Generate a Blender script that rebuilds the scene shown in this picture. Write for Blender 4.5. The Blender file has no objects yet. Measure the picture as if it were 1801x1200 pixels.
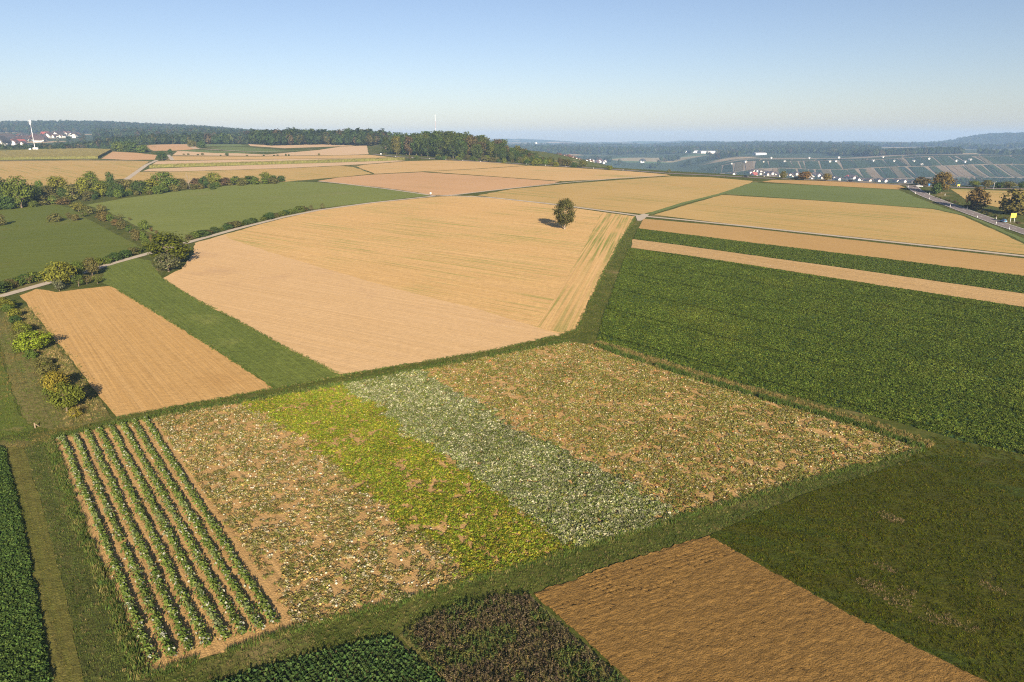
import bpy, bmesh, math, random
import numpy as np
from mathutils import Vector, Matrix
from mathutils.geometry import delaunay_2d_cdt

scene = bpy.context.scene
COL = scene.collection
R = math.radians

CAM_Z = 45.0
PITCH = math.radians(16.5)

def sstep(a, b, x):
    t = np.clip((x - a) / (b - a), 0, 1)
    return t * t * (3 - 2 * t)

def splus(v, w):
    return w * np.logaddexp(0, v / w)

def wav(x, y):
    return np.sin(x * .0031 + 1.3) * np.cos(y * .0023 - .4) + .6 * np.sin(x * .0067 - y * .0041 + 2.1) + .35 * np.sin(x * .013 + y * .009)

def T(x, y):
    """height of the land in metres at world x, y"""
    x = np.asarray(x, float); y = np.asarray(y, float)
    p = .035 * (splus(y - 80, 25) - splus(y - 1150, 60))
    # the far left: a dip, a village slope, a wooded ridge
    a = x / np.maximum(y, 60)
    wl = sstep(-.28, -.45, a)
    lf = np.interp(y, [1150, 1400, 1550, 2200, 2600, 3300, 4500, 7000, 14000], [37.4, 28, 31, 56, 64, 84, 86, 60, -60]) + 15 * np.exp(-((a + .60) / .13) ** 2) * sstep(2500, 3300, y)
    md = np.interp(y, [1150, 1600, 3000, 6000, 9000, 14000], [37.4, 40, 44, 40, 5, -120])
    far = sstep(1120, 1260, y)
    p = p * (1 - far) + far * (wl * (lf + 8 * sstep(2400, 3200, y) * np.sin(x * .0021 + .6)) + (1 - wl) * md)
    p = p - 17 * sstep(-.50, -.64, a) * sstep(985, 1170, y) * (1 - sstep(1250, 1750, y))
    # the edge of the plateau and the valley behind it
    n = .641 * (x - 43) + .767 * (y - 668)
    t = .767 * (x - 43) - .641 * (y - 668)
    w = np.maximum(sstep(-330, 60, t), sstep(220, 620, n)) * sstep(-.30, -.12, a)
    d = splus(n - 24 - .36 * splus(t - 280, 15), 6) * .24
    low = -72 + 3 * wav(x * 1.5, y * 1.5)
    esc = 56 * sstep(2250, 3600, y + 90 * wav(x * .7, y * .4)) + 12 * sstep(4200, 8500, y)
    vine = (50 + 16 * sstep(800, 1600, x)) * sstep(1820, 2420, y + 40 * np.sin(x * .004)) * sstep(500, 840, x)
    cone = 9 * np.exp(-((x - 1750) / 330) ** 2 - ((y - 4600) / 500) ** 2)
    rhill = 64 * sstep(3120, 3560, x) * np.exp(-((y - 5200) / 600) ** 2)
    esc = esc - 85 * sstep(.30, .54, a) * sstep(3000, 4400, y)
    ridge = (14 + 7 * wav(x, y) + 34 * np.exp(-((x + 50) / 520) ** 2)) * np.exp(-((y - 8600) / 900) ** 2)
    v = low + np.maximum(esc, vine + 4 * sstep(2500, 3500, y)) + cone + rhill + ridge
    v = v - 120 * sstep(9000, 10500, y)
    e = np.exp(-np.clip(((p - d) - v) / 6, -50, 50))
    q = v + 6 * np.logaddexp(0, ((p - d) - v) / 6)      # soft maximum of falling slope and valley
    return p * (1 - w) + w * np.where(n > -60, q, p)

def Tz(x, y):
    return float(T(x, y))

# ---------------------------------------------------------------- camera
cam_d = bpy.data.cameras.new('camera')
cam_d.sensor_width = 36; cam_d.lens = 24.0
cam_d.clip_start = .5; cam_d.clip_end = 40000
cam = bpy.data.objects.new('camera', cam_d); COL.objects.link(cam)
cam.location = (0, 0, CAM_Z); cam.rotation_euler = (math.pi / 2 - PITCH, 0, 0)
scene.camera = cam

# ---------------------------------------------------------------- sky, sun, exposure
SUN_EL, SUN_AZ = R(20.0), R(165.0)          # azimuth clockwise from +Y
w = bpy.data.worlds.new('World'); scene.world = w; w.use_nodes = True
nt = w.node_tree; nt.nodes.clear()
sky = nt.nodes.new('ShaderNodeTexSky'); sky.sky_type = 'NISHITA'; sky.sun_disc = False
sky.sun_elevation = SUN_EL; sky.sun_rotation = SUN_AZ
sky.altitude = 0; sky.air_density = .9; sky.dust_density = .58; sky.ozone_density = 2.4
bg = nt.nodes.new('ShaderNodeBackground'); bg.inputs[1].default_value = .05
wo = nt.nodes.new('ShaderNodeOutputWorld')
mx = nt.nodes.new('ShaderNodeMix'); mx.data_type = 'RGBA'; mx.blend_type = 'MULTIPLY'; mx.inputs[0].default_value = 1; mx.inputs[7].default_value = (1.06, .94, .955, 1)
nt.links.new(sky.outputs[0], mx.inputs[6]); nt.links.new(mx.outputs[2], bg.inputs[0]); nt.links.new(bg.outputs[0], wo.inputs[0])
sd = bpy.data.lights.new('sun', 'SUN'); sd.energy = 5.0; sd.angle = R(.53); sd.color = (1, .85, .66)
sun = bpy.data.objects.new('sun', sd); COL.objects.link(sun)
sv = Vector((math.sin(SUN_AZ) * math.cos(SUN_EL), math.cos(SUN_AZ) * math.cos(SUN_EL), math.sin(SUN_EL)))
sun.rotation_euler = (-sv).to_track_quat('-Z', 'Y').to_euler(); sun.location = (0, 0, 300)
scene.view_settings.view_transform = 'Standard'; scene.view_settings.look = 'None'
scene.view_settings.gamma = 1; scene.view_settings.use_curve_mapping = False
scene.view_settings.exposure = 1.33
scene.render.engine = 'CYCLES'
scene.cycles.max_bounces = 5; scene.cycles.diffuse_bounces = 2; scene.cycles.glossy_bounces = 2
scene.cycles.transmission_bounces = 3; scene.cycles.transparent_max_bounces = 4; scene.cycles.volume_bounces = 1
scene.cycles.use_denoising = False; scene.cycles.use_adaptive_sampling = False
scene.cycles.pixel_filter_type = 'BLACKMAN_HARRIS'; scene.cycles.filter_width = 1.15
try: scene.cycles.denoiser = 'OPENIMAGEDENOISE'
except Exception: pass

# ---------------------------------------------------------------- helpers
rng = np.random.default_rng(11)
random.seed(4)

def tag(o, label=None, cat=None, group=None, kind=None):
    if label: o['label'] = label
    if cat: o['category'] = cat
    if group: o['group'] = group
    if kind: o['kind'] = kind
    return o

def mesh(name, v, f, mat=None, smooth=False):
    m = bpy.data.meshes.new(name)
    m.from_pydata([tuple(map(float, a)) for a in v], [], [tuple(map(int, a)) for a in f])
    if mat:
        for mm in (mat if isinstance(mat, (list, tuple)) else [mat]): m.materials.append(mm)
    if smooth: m.polygons.foreach_set('use_smooth', [True] * len(m.polygons))
    m.update(); return m

def obj(name, me, parent=None):
    o = bpy.data.objects.new(name, me); COL.objects.link(o)
    if parent: o.parent = parent
    return o

def empty(name, loc, rz=0, sc=1):
    o = bpy.data.objects.new(name, None); COL.objects.link(o)
    o.location = loc; o.rotation_euler = (0, 0, rz)
    o.scale = sc if isinstance(sc, tuple) else (sc, sc, sc)
    o.empty_display_size = .5
    return o

def copy_tree(o, parent=None):
    c = o.copy(); COL.objects.link(c); c.parent = parent
    for ch in o.children: copy_tree(ch, c)
    return c

class NT:
    def __init__(s, m):
        m.use_nodes = True; s.t = m.node_tree; s.t.nodes.clear()
    def n(s, typ, ins=None, **kw):
        x = s.t.nodes.new(typ)
        for k, v in kw.items(): setattr(x, k, v)
        for k, v in (ins or {}).items():
            i = x.inputs[k]
            if isinstance(v, bpy.types.NodeSocket): s.t.links.new(v, i)
            elif isinstance(v, tuple) and i.type == 'RGBA' and len(v) == 3: i.default_value = (*v, 1)
            else: i.default_value = v
        return x
    def noise(s, vec, scale, detail=3, rough=.55):
        return s.n('ShaderNodeTexNoise', {'Vector': vec, 'Scale': scale, 'Detail': detail, 'Roughness': rough}).outputs['Fac']
    def mix(s, f, a, b, bt='MIX'):
        x = s.n('ShaderNodeMix', data_type='RGBA', blend_type=bt)
        for i, v in ((0, f), (6, a), (7, b)):
            if isinstance(v, bpy.types.NodeSocket): s.t.links.new(v, x.inputs[i])
            elif isinstance(v, tuple): x.inputs[i].default_value = (*v, 1) if len(v) == 3 else v
            else: x.inputs[i].default_value = v
        return x.outputs[2]
    def rng(s, v, a, b, c=0., d=1.):
        return s.n('ShaderNodeMapRange', {0: v, 1: a, 2: b, 3: c, 4: d}, interpolation_type='SMOOTHSTEP').outputs[0]
    def math(s, op, a, b=0.):
        return s.n('ShaderNodeMath', {0: a, 1: b}, operation=op).outputs[0]
    def out(s, sh):
        o = s.n('ShaderNodeOutputMaterial'); s.t.links.new(sh, o.inputs[0])

def plain(name, c, rough=.7, metal=0., var=.12, scale=3., spec=.3):
    m = bpy.data.materials.new(name); t = NT(m)
    tc = t.n('ShaderNodeTexCoord').outputs['Object']
    f = t.noise(tc, scale, 4)
    col = t.mix(f, tuple(v * (1 - var) for v in c), tuple(min(1, v * (1 + var)) for v in c))
    b = t.n('ShaderNodeBsdfPrincipled', {'Base Color': col, 'Roughness': rough, 'Metallic': metal, 'Specular IOR Level': spec})
    t.out(b.outputs[0]); return m

def tinted(name, rough=.7, var=.1):
    """paint whose colour is the object's own colour"""
    m = bpy.data.materials.new(name); t = NT(m)
    oi = t.n('ShaderNodeObjectInfo')
    tc = t.n('ShaderNodeTexCoord').outputs['Object']
    f = t.noise(tc, 2., 3)
    col = t.mix(f, oi.outputs['Color'], (.5, .5, .5), 'MULTIPLY')
    col = t.mix(t.rng(f, .3, .7, 0., 1.), t.mix(var, oi.outputs['Color'], (.1, .1, .1)), oi.outputs['Color'])
    b = t.n('ShaderNodeBsdfPrincipled', {'Base Color': col, 'Roughness': rough, 'Specular IOR Level': .25})
    t.out(b.outputs[0]); return m

def field_mat(name, c1, c2, ang=0., streak=(30., 1.5), samt=.6, c3=None, c3amt=(.55, .75), c3scale=.03, c4=None, c4streak=(25, 1.2), c4lim=(.6, .75),
              bump=.25, bscale=2.2, fine=.12, fscale=5., rows=None, thin=1.5):
    """field surface: streaks along the working direction, broad patches, weed streaks, fine relief"""
    m = bpy.data.materials.new(name); t = NT(m)
    tc = t.n('ShaderNodeTexCoord').outputs['Object']
    rot = t.n('ShaderNodeVectorRotate', {'Vector': tc, 'Angle': -R(ang)}, rotation_type='Z_AXIS').outputs[0]
    st = t.n('ShaderNodeMapping', {'Vector': rot, 'Scale': (1 / streak[0], 1 / streak[1], .02)}).outputs[0]
    f1 = t.rng(t.noise(st, 1., 3, .6), .3, .7)
    big = t.rng(t.noise(tc, .018, 3), .3, .7)
    f = t.math('ADD', t.math('MULTIPLY', f1, samt), t.math('MULTIPLY', big, 1 - samt))
    col = t.mix(f, c1, c2)
    if c3:
        col = t.mix(t.rng(t.noise(tc, c3scale, 5, .62), *c3amt), col, c3)
    if c4:
        s4 = t.n('ShaderNodeMapping', {'Vector': rot, 'Scale': (1 / c4streak[0], 1 / c4streak[1], .02), 'Location': (7.3, 2.1, 0)}).outputs[0]
        g = t.math('MULTIPLY', t.rng(t.noise(s4, 1., 2, .5), *c4lim), t.rng(t.noise(tc, .022, 3), .35, .62))
        col = t.mix(g, col, c4)
    ff = t.noise(tc, fscale, 5, .75); f2 = t.noise(tc, .8, 5, .65)
    s5 = t.n('ShaderNodeMapping', {'Vector': rot, 'Scale': (1 / 45., 1 / .45, .02), 'Location': (3.1, 5.7, 0)}).outputs[0]
    f5 = t.noise(s5, 1., 3, .6)
    sm = t.math('ADD', t.math('MULTIPLY', ff, 2.6), t.math('ADD', t.math('MULTIPLY', f2, 1.6), t.math('MULTIPLY', f5, thin)))
    vv = t.math('ADD', t.math('MULTIPLY', t.math('SUBTRACT', sm, 2.1 + thin / 2), fine * 4.2), 1.)
    col = t.n('ShaderNodeVectorMath', {0: col, 'Scale': vv}, operation='SCALE').outputs[0]
    h = t.math('ADD', t.noise(tc, bscale, 6, .7), t.math('MULTIPLY', f1, .3))
    if rows:
        sx = t.n('ShaderNodeSeparateXYZ', {0: rot}).outputs[1]
        wv = t.math('SINE', t.math('MULTIPLY', sx, 2 * math.pi / rows[0]))
        h = t.math('ADD', h, t.math('MULTIPLY', wv, rows[1]))
    bp = t.n('ShaderNodeBump', {'Height': h, 'Strength': bump, 'Distance': .25})
    b = t.n('ShaderNodeBsdfPrincipled', {'Base Color': col, 'Roughness': .95, 'Specular IOR Level': .08, 'Normal': bp.outputs[0]})
    t.out(b.outputs[0]); return m

def leaf_mat(name, src):
    """foliage: colour from the object or from the scattered point, a little light through the leaf"""
    m = bpy.data.materials.new(name); t = NT(m)
    if src == 'object':
        oi = t.n('ShaderNodeObjectInfo'); base = oi.outputs['Color']; rnd = oi.outputs['Random']
    else:
        at = t.n('ShaderNodeAttribute', attribute_type='INSTANCER', attribute_name='tint'); base = at.outputs['Color']
        rnd = t.n('ShaderNodeObjectInfo').outputs['Random']
    g = t.n('ShaderNodeNewGeometry').outputs['Random Per Island']
    tc = t.n('ShaderNodeTexCoord').outputs['Object']
    h = t.n('ShaderNodeHueSaturation', {'Hue': t.rng(rnd, 0, 1, .485, .515), 'Saturation': 1.0, 'Value': t.rng(g, 0, 1, .62, 1.38), 'Color': base}).outputs[0]
    d = t.n('ShaderNodeBsdfDiffuse', {'Color': h})
    tr = t.n('ShaderNodeBsdfTranslucent', {'Color': t.mix(.5, h, (.10, .12, .01))})
    x = t.n('ShaderNodeMixShader', {0: .22, 1: d.outputs[0], 2: tr.outputs[0]})
    t.out(x.outputs[0]); return m

LEAF_O = leaf_mat('tree_leaves', 'object')
LEAF_I = leaf_mat('crop_leaves', 'point')
BARK = plain('bark', (.13, .10, .07), .9)
BARK_PALE = plain('pale_bark', (.24, .20, .15), .9)

# value noise for scatter patterns
def vnoise(x, y, sc, seed=0):
    x = np.asarray(x) / sc + seed * 17.3; y = np.asarray(y) / sc - seed * 9.1
    xi = np.floor(x).astype(int); yi = np.floor(y).astype(int); fx = x - xi; fy = y - yi
    fx = fx * fx * (3 - 2 * fx); fy = fy * fy * (3 - 2 * fy)
    def h(a, b):
        k = (a * 374761393 + b * 668265263 + seed * 1442695) & 0x7fffffff
        k = ((k ^ (k >> 13)) * 1274126177) & 0x7fffffff
        return ((k ^ (k >> 16)) & 0xffff) / 65535.
    return (h(xi, yi) * (1 - fx) + h(xi + 1, yi) * fx) * (1 - fy) + (h(xi, yi + 1) * (1 - fx) + h(xi + 1, yi + 1) * fx) * fy

def fbm(x, y, sc, seed=0):
    return .55 * vnoise(x, y, sc, seed) + .3 * vnoise(x, y, sc / 2.1, seed + 1) + .15 * vnoise(x, y, sc / 4.3, seed + 2)

def inside(poly, x, y):
    c = np.zeros(len(x), bool); n = len(poly)
    for i in range(n):
        x1, y1 = poly[i]; x2, y2 = poly[(i + 1) % n]
        k = (y1 > y) != (y2 > y)
        if y1 != y2: c ^= k & (x < (x2 - x1) * (y - y1) / (y2 - y1) + x1)
    return c

def scatter(poly, dens, seed=1):
    r = np.random.default_rng(seed)
    xs = [p[0] for p in poly]; ys = [p[1] for p in poly]
    n = int((max(xs) - min(xs)) * (max(ys) - min(ys)) * dens)
    x = r.uniform(min(xs), max(xs), n); y = r.uniform(min(ys), max(ys), n)
    k = inside(poly, x, y); return x[k], y[k], r

def densify(pts, step, closed=True):
    out = []; n = len(pts)
    for i in range(n if closed else n - 1):
        a = np.array(pts[i]); b = np.array(pts[(i + 1) % n]); L = np.linalg.norm(b - a)
        k = max(1, int(round(L / step)))
        for j in range(k): out.append(tuple(a + (b - a) * j / k))
    if not closed: out.append(tuple(pts[-1]))
    return out

def sheet(poly, z, res, step=None, jit=0., hfun=None, seed=0):
    """triangulated sheet lying on the land inside a polygon"""
    P = densify(poly, step or res * .6)
    P = np.array(P)
    if jit:
        P = P + jit * np.stack([vnoise(P[:, 0], P[:, 1], jit * 4, seed) - .5, vnoise(P[:, 0], P[:, 1], jit * 4, seed + 5) - .5], 1) * 2
    nb = len(P)
    x0, y0 = P.min(0); x1, y1 = P.max(0)
    gx, gy = np.meshgrid(np.arange(x0 + res * .37, x1, res), np.arange(y0 + res * .41, y1, res))
    gx = gx.ravel(); gy = gy.ravel()
    gx = gx + rng.uniform(-.2, .2, len(gx)) * res; gy = gy + rng.uniform(-.2, .2, len(gy)) * res
    k = inside([tuple(p) for p in P], gx, gy)
    A = np.concatenate([P, np.stack([gx[k], gy[k]], 1)])
    r = delaunay_2d_cdt([Vector(p) for p in A], [], [list(range(nb))], 1, 1e-4)
    V = np.array([tuple(v) for v in r[0]]); zz = T(V[:, 0], V[:, 1]) + z
    if hfun is not None: zz = zz + hfun(V[:, 0], V[:, 1])
    return [(a[0], a[1], b) for a, b in zip(V, zz)], [tuple(f) for f in r[2]]

def field(name, poly, mat, label, z=.05, res=10., step=None, jit=.4, hfun=None, cat='field', smooth=True):
    v, f = sheet(poly, z, res, step, jit, hfun)
    o = obj(name, mesh(name, v, f, mat, smooth))
    return tag(o, label, cat, kind='structure')

def strip_mesh(name, pts, width, z, mat, step=8., off=0.):
    P = np.array(densify(pts, step, False)); 
    d = np.gradient(P, axis=0); d /= np.linalg.norm(d, axis=1)[:, None]
    nr = np.stack([-d[:, 1], d[:, 0]], 1)
    v = []; f = []
    for i, (p, q) in enumerate(zip(P, nr)):
        for s in (-.5, 0., .5):
            a = p + q * (off + width * s); v.append((a[0], a[1], Tz(*a) + z))
        if i:
            b = 3 * i
            f += [(b - 3, b - 2, b + 1, b), (b - 2, b - 1, b + 2, b + 1)]
    return mesh(name, v, f, mat, True)

# instanced ground cover ------------------------------------------------------------
def cover_group(name, coll):
    g = bpy.data.node_groups.new(name, 'GeometryNodeTree')
    g.interface.new_socket('Geometry', in_out='INPUT', socket_type='NodeSocketGeometry')
    g.interface.new_socket('Geometry', in_out='OUTPUT', socket_type='NodeSocketGeometry')
    N = g.nodes; L = g.links
    gi = N.new('NodeGroupInput'); go = N.new('NodeGroupOutput')
    ci = N.new('GeometryNodeCollectionInfo'); ci.inputs[0].default_value = coll
    ci.inputs['Separate Children'].default_value = True; ci.inputs['Reset Children'].default_value = True
    ip = N.new('GeometryNodeInstanceOnPoints'); ip.inputs['Pick Instance'].default_value = True
    def na(nm, ty):
        a = N.new('GeometryNodeInputNamedAttribute'); a.data_type = ty; a.inputs[0].default_value = nm; return a.outputs[0]
    L.new(gi.outputs[0], ip.inputs['Points']); L.new(ci.outputs[0], ip.inputs['Instance'])
    L.new(na('idx', 'INT'), ip.inputs['Instance Index'])
    er = N.new('FunctionNodeEulerToRotation'); L.new(na('rot', 'FLOAT_VECTOR'), er.inputs[0]); L.new(er.outputs[0], ip.inputs['Rotation'])
    L.new(na('scl', 'FLOAT_VECTOR'), ip.inputs['Scale']); L.new(ip.outputs[0], go.inputs[0])
    return g

PROTO = {}
def protos(key, meshes):
    c = bpy.data.collections.new('kit_' + key)
    for i, m in enumerate(meshes):
        c.objects.link(bpy.data.objects.new('%s_%02d' % (key, i), m))
    PROTO[key] = (c, len(meshes), cover_group('cover_' + key, c))

def cover(name, key, x, y, size, tint, label, cat, z=0., tilt=.15, zs=None, seed=3):
    r = np.random.default_rng(seed); n = len(x); c, k, g = PROTO[key]
    zz = T(x, y) + z
    me = bpy.data.meshes.new(name)
    me.vertices.add(n); me.vertices.foreach_set('co', np.stack([x, y, zz], 1).astype(np.float32).ravel())
    a = me.attributes.new('rot', 'FLOAT_VECTOR', 'POINT')
    a.data.foreach_set('vector', np.stack([r.normal(0, tilt, n), r.normal(0, tilt, n), r.uniform(0, 6.283, n)], 1).astype(np.float32).ravel())
    a = me.attributes.new('scl', 'FLOAT_VECTOR', 'POINT')
    s = np.broadcast_to(np.asarray(size, float), (n,)); h = s if zs is None else s * zs
    a.data.foreach_set('vector', np.stack([s, s, h], 1).astype(np.float32).ravel())
    a = me.attributes.new('tint', 'FLOAT_COLOR', 'POINT')
    a.data.foreach_set('color', np.concatenate([np.asarray(tint, float), np.ones((n, 1))], 1).astype(np.float32).ravel())
    a = me.attributes.new('idx', 'INT', 'POINT'); a.data.foreach_set('value', r.integers(0, k, n).astype(np.int32))
    o = obj(name, me); md = o.modifiers.new('cover', 'NODES'); md.node_group = g
    return tag(o, label, cat, kind='stuff')

def pick(r, n, cols, wts):
    cols = np.array(cols, float); i = r.choice(len(cols), n, p=np.array(wts) / sum(wts))
    return cols[i] * r.uniform(.75, 1.25, (n, 1))

def quads(cen, nrm, size, r, asp=1.5):
    """leaf quads: centres, facing, size -> vertices, faces"""
    n = len(cen); nrm = nrm / np.maximum(np.linalg.norm(nrm, axis=1), 1e-6)[:, None]
    a = np.cross(nrm, r.normal(size=(n, 3))); a /= np.maximum(np.linalg.norm(a, axis=1), 1e-6)[:, None]
    b = np.cross(nrm, a); s = np.broadcast_to(np.asarray(size), (n,))[:, None] * .5
    V = np.stack([cen - a * s * asp, cen - b * s + nrm * s * .25, cen + a * s * asp, cen + b * s + nrm * s * .25], 1).reshape(-1, 3)
    F = np.arange(4 * n).reshape(n, 4); return V, F

def clump_mesh(name, seed, n, rad, hgt, leaf, up=.5, mat=None, asp=1.3):
    r = np.random.default_rng(seed)
    a = r.uniform(0, 6.283, n); q = np.sqrt(r.uniform(0, 1, n)) * rad
    c = np.stack([np.cos(a) * q, np.sin(a) * q, r.uniform(.12, 1, n) * hgt * (1 - .5 * (q / rad) ** 2)], 1)
    nr = np.stack([np.cos(a) * .6, np.sin(a) * .6, np.full(n, up)], 1) + r.normal(0, .35, (n, 3))
    v, f = quads(c, nr, leaf * r.uniform(.7, 1.3, n), r, asp)
    v[:, 2] = np.maximum(v[:, 2], 0.0)
    return mesh(name, v, f, mat or LEAF_I)

def blade_mesh(name, seed, n, rad, hgt, wid, lean=.35):
    r = np.random.default_rng(seed); v = []; f = []
    for i in range(n):
        a, q = r.uniform(0, 6.283), math.sqrt(r.uniform()) * rad
        x, y = math.cos(a) * q, math.sin(a) * q; b = r.uniform(0, 6.283); h = hgt * r.uniform(.6, 1.1); l = lean * h * r.uniform(.3, 1)
        dx, dy = math.cos(b), math.sin(b); k = len(v)
        v += [(x - dy * wid, y + dx * wid, 0), (x + dy * wid, y - dx * wid, 0), (x + dx * l * .4 + dy * wid, y + dy * l * .4 - dx * wid, h * .6),
              (x + dx * l * .4 - dy * wid, y + dy * l * .4 + dx * wid, h * .6), (x + dx * l, y + dy * l, h)]
        f += [(k, k + 1, k + 2, k + 3), (k + 3, k + 2, k + 4)]
    return mesh(name, v, f, LEAF_I)

def gourd_mesh(name, seg=10, rin=5):
    v = []; f = []
    for j in range(1, rin):
        th = math.pi * j / rin
        for i in range(seg):
            p = 2 * math.pi * i / seg; k = (1 - .07 * (i % 2)) * math.sin(th) * .5
            v.append((k * math.cos(p), k * math.sin(p), .3 - .32 * math.cos(th) ))
    for j in range(rin - 2):
        for i in range(seg):
            f.append((j * seg + i, j * seg + (i + 1) % seg, (j + 1) * seg + (i + 1) % seg, (j + 1) * seg + i))
    v += [(0, 0, 0), (0, 0, .6)]
    for i in range(seg):
        f.append((len(v) - 2, (i + 1) % seg, i)); f.append((len(v) - 1, (rin - 2) * seg + i, (rin - 2) * seg + (i + 1) % seg))
    return mesh(name, v, f, GOURD, True)

def gourd_mat():
    m = bpy.data.materials.new('pumpkin_skin'); t = NT(m)
    at = t.n('ShaderNodeAttribute', attribute_type='INSTANCER', attribute_name='tint')
    f = t.noise(t.n('ShaderNodeTexCoord').outputs['Object'], 4., 3)
    b = t.n('ShaderNodeBsdfPrincipled', {'Base Color': t.mix(f, at.outputs['Color'], t.mix(.3, at.outputs['Color'], (.2, .15, .05))), 'Roughness': .5})
    t.out(b.outputs[0]); return m
GOURD = gourd_mat()

protos('vine', [clump_mesh('vine_clump', s, 16, .42, .34, .2, .8) for s in range(4)])
protos('crop', [clump_mesh('crop_clump', 20 + s, 20, .5, .75, .26, .7) for s in range(4)])
protos('tuft', [blade_mesh('grass_tuft', 40 + s, 12, .3, .5, .018) for s in range(3)])
protos('stalk', [clump_mesh('weed_stalk', 60 + s, 14, .22, 1.2, .16, .25) for s in range(4)])
protos('gourd', [gourd_mesh('gourd')])
protos('rowplant', [clump_mesh('young_plant', 70 + s, 9, .2, .3, .17, .6) for s in range(3)])

# ---------------------------------------------------------------- the land
def land_mat():
    m = bpy.data.materials.new('land'); t = NT(m)
    tc = t.n('ShaderNodeTexCoord').outputs['Object']
    g1 = t.mix(t.rng(t.noise(tc, .35, 5, .65), .3, .7), (.048, .064, .012), (.090, .095, .022))
    g1 = t.mix(t.rng(t.noise(tc, .07, 4), .55, .75), g1, (.20, .155, .065))
    vo = t.n('ShaderNodeTexVoronoi', {'Vector': t.n('ShaderNodeMapping', {'Vector': tc, 'Scale': (.0035, .0065, 0), 'Rotation': (0, 0, .35)}).outputs[0], 'Scale': 1.}).outputs['Color']
    sx = t.n('ShaderNodeSeparateColor', {0: vo}).outputs
    pc = t.mix(t.rng(sx[0], .3, .34), (.09, .14, .06), (.36, .27, .16))
    pc = t.mix(t.rng(sx[1], .45, .5), (.05, .075, .035), pc)
    pc = t.mix(t.rng(t.noise(tc, .0016, 4), .46, .54), pc, (.045, .065, .03))
    ds = t.n('ShaderNodeVectorMath', {0: tc}, operation='LENGTH').outputs['Value']
    col = t.mix(t.rng(ds, 1250, 1500), g1, pc)
    bp = t.n('ShaderNodeBump', {'Height': t.noise(tc, 1.2, 6, .7), 'Strength': .5, 'Distance': .3})
    b = t.n('ShaderNodeBsdfPrincipled', {'Base Color': col, 'Roughness': 1., 'Specular IOR Level': .05, 'Normal': bp.outputs[0]})
    t.out(b.outputs[0]); return m

def build_land():
    az = np.concatenate([np.arange(-52, 52.01, .25), np.arange(56, 305, 4)]) * math.pi / 180
    rr = [6.]
    while rr[-1] < 9900:
        r0 = rr[-1]; rr.append(r0 * (1.10 if r0 < 35 else 1.016 if r0 < 1300 else 1.03))
    rr = np.array(rr); na, nr = len(az), len(rr)
    X = np.sin(az)[None] * rr[:, None]; Y = np.cos(az)[None] * rr[:, None]
    Z = T(X, Y)
    v = np.concatenate([[[0, 0, Tz(0, 0)]], np.stack([X, Y, Z], 2).reshape(-1, 3)])
    i = np.arange(nr - 1)[:, None] * na; j = np.arange(na)[None]; k = (j + 1) % na
    f = np.stack([1 + i + j, 1 + i + na + j, 1 + i + na + k, 1 + i + k], 2).reshape(-1, 4)
    tri = [(0, 1 + int(a), 1 + int((a + 1) % na)) for a in range(na)]
    me = bpy.data.meshes.new('ground')
    me.from_pydata(v.tolist(), [], f.tolist() + tri); me.materials.append(land_mat())
    me.polygons.foreach_set('use_smooth', [True] * len(me.polygons)); me.update()
    tag(obj('ground', me), 'rolling grassy land reaching to the horizon under the fields', 'ground', kind='structure')
build_land()

# soil and crop surfaces
M = {}
M['soil'] = field_mat('tilled_soil', (.52, .352, .182), (.475, .312, .148), 150, (60, 1.2), .6, c3=(.40, .26, .14), bump=.35, fine=.06)
M['soil_left'] = field_mat('tilled_soil_left', (.45, .285, .115), (.40, .24, .085), 129, (80, .8), .6, c3=(.38, .225, .08), bump=.4, fine=.08, rows=(.9, .02))
M['stubble'] = field_mat('stubble', (.52, .34, .15), (.465, .295, .115), 146, (90, 1.6), .7, c4=(.27, .25, .075), c4streak=(45, 1.1), c4lim=(.48, .70), bump=.35, fine=.10)
M['headland'] = field_mat('stubble_headland', (.52, .34, .15), (.465, .295, .115), 77, (90, .9), .7, c4=(.20, .21, .05), c4streak=(70, .9), c4lim=(.42, .62), bump=.35, fine=.08)
M['stubble_far'] = field_mat('stubble_far', (.47, .315, .145), (.43, .28, .115), 150, (120, 3.), .6, c4=(.24, .235, .08), c4streak=(70, 4), c4lim=(.55, .75), bump=.3, fine=.05)
M['stubble_right'] = field_mat('stubble_right', (.41, .285, .112), (.365, .245, .085), 137, (140, 2.), .6, c4=(.22, .21, .06), c4streak=(80, 2), c4lim=(.5, .7), bump=.3, fine=.06)
M['pale'] = field_mat('pale_soil', (.50, .36, .22), (.45, .31, .18), 150, (120, 3.), .6, bump=.25, fine=.04)
M['orange'] = field_mat('warm_soil', (.46, .285, .15), (.40, .245, .12), 150, (120, 3.), .6, c4=(.33, .24, .10), bump=.25, fine=.05)
M['brown'] = field_mat('brown_strip', (.385, .25, .10), (.345, .215, .08), 137, (80, .8), .6, bump=.3, fine=.06)
M['cut'] = field_mat('cut_stubble', (.45, .305, .145), (.35, .225, .09), 137, (60, .5), .8, bump=.5, fine=.12, rows=(.75, .4))
M['green'] = field_mat('green_crop', (.155, .178, .044), (.13, .155, .034), 20, (40, 2.5), .5, c3=(.155, .165, .05), c4=(.17, .18, .07), c4streak=(40, 2), bump=.4, fine=.1)
M['green_left'] = field_mat('green_crop_left', (.105, .125, .022), (.085, .108, .018), 20, (40, 2.5), .5, c3=(.115, .115, .026), c4=(.10, .12, .03), c4streak=(40, 2), bump=.4, fine=.1)
M['green_strip'] = field_mat('green_strip', (.125, .15, .028), (.095, .125, .024), 129, (30, 1.), .4, c3=(.15, .17, .04), c3scale=.09, bump=.8, fine=.18, thin=.4)
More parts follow.
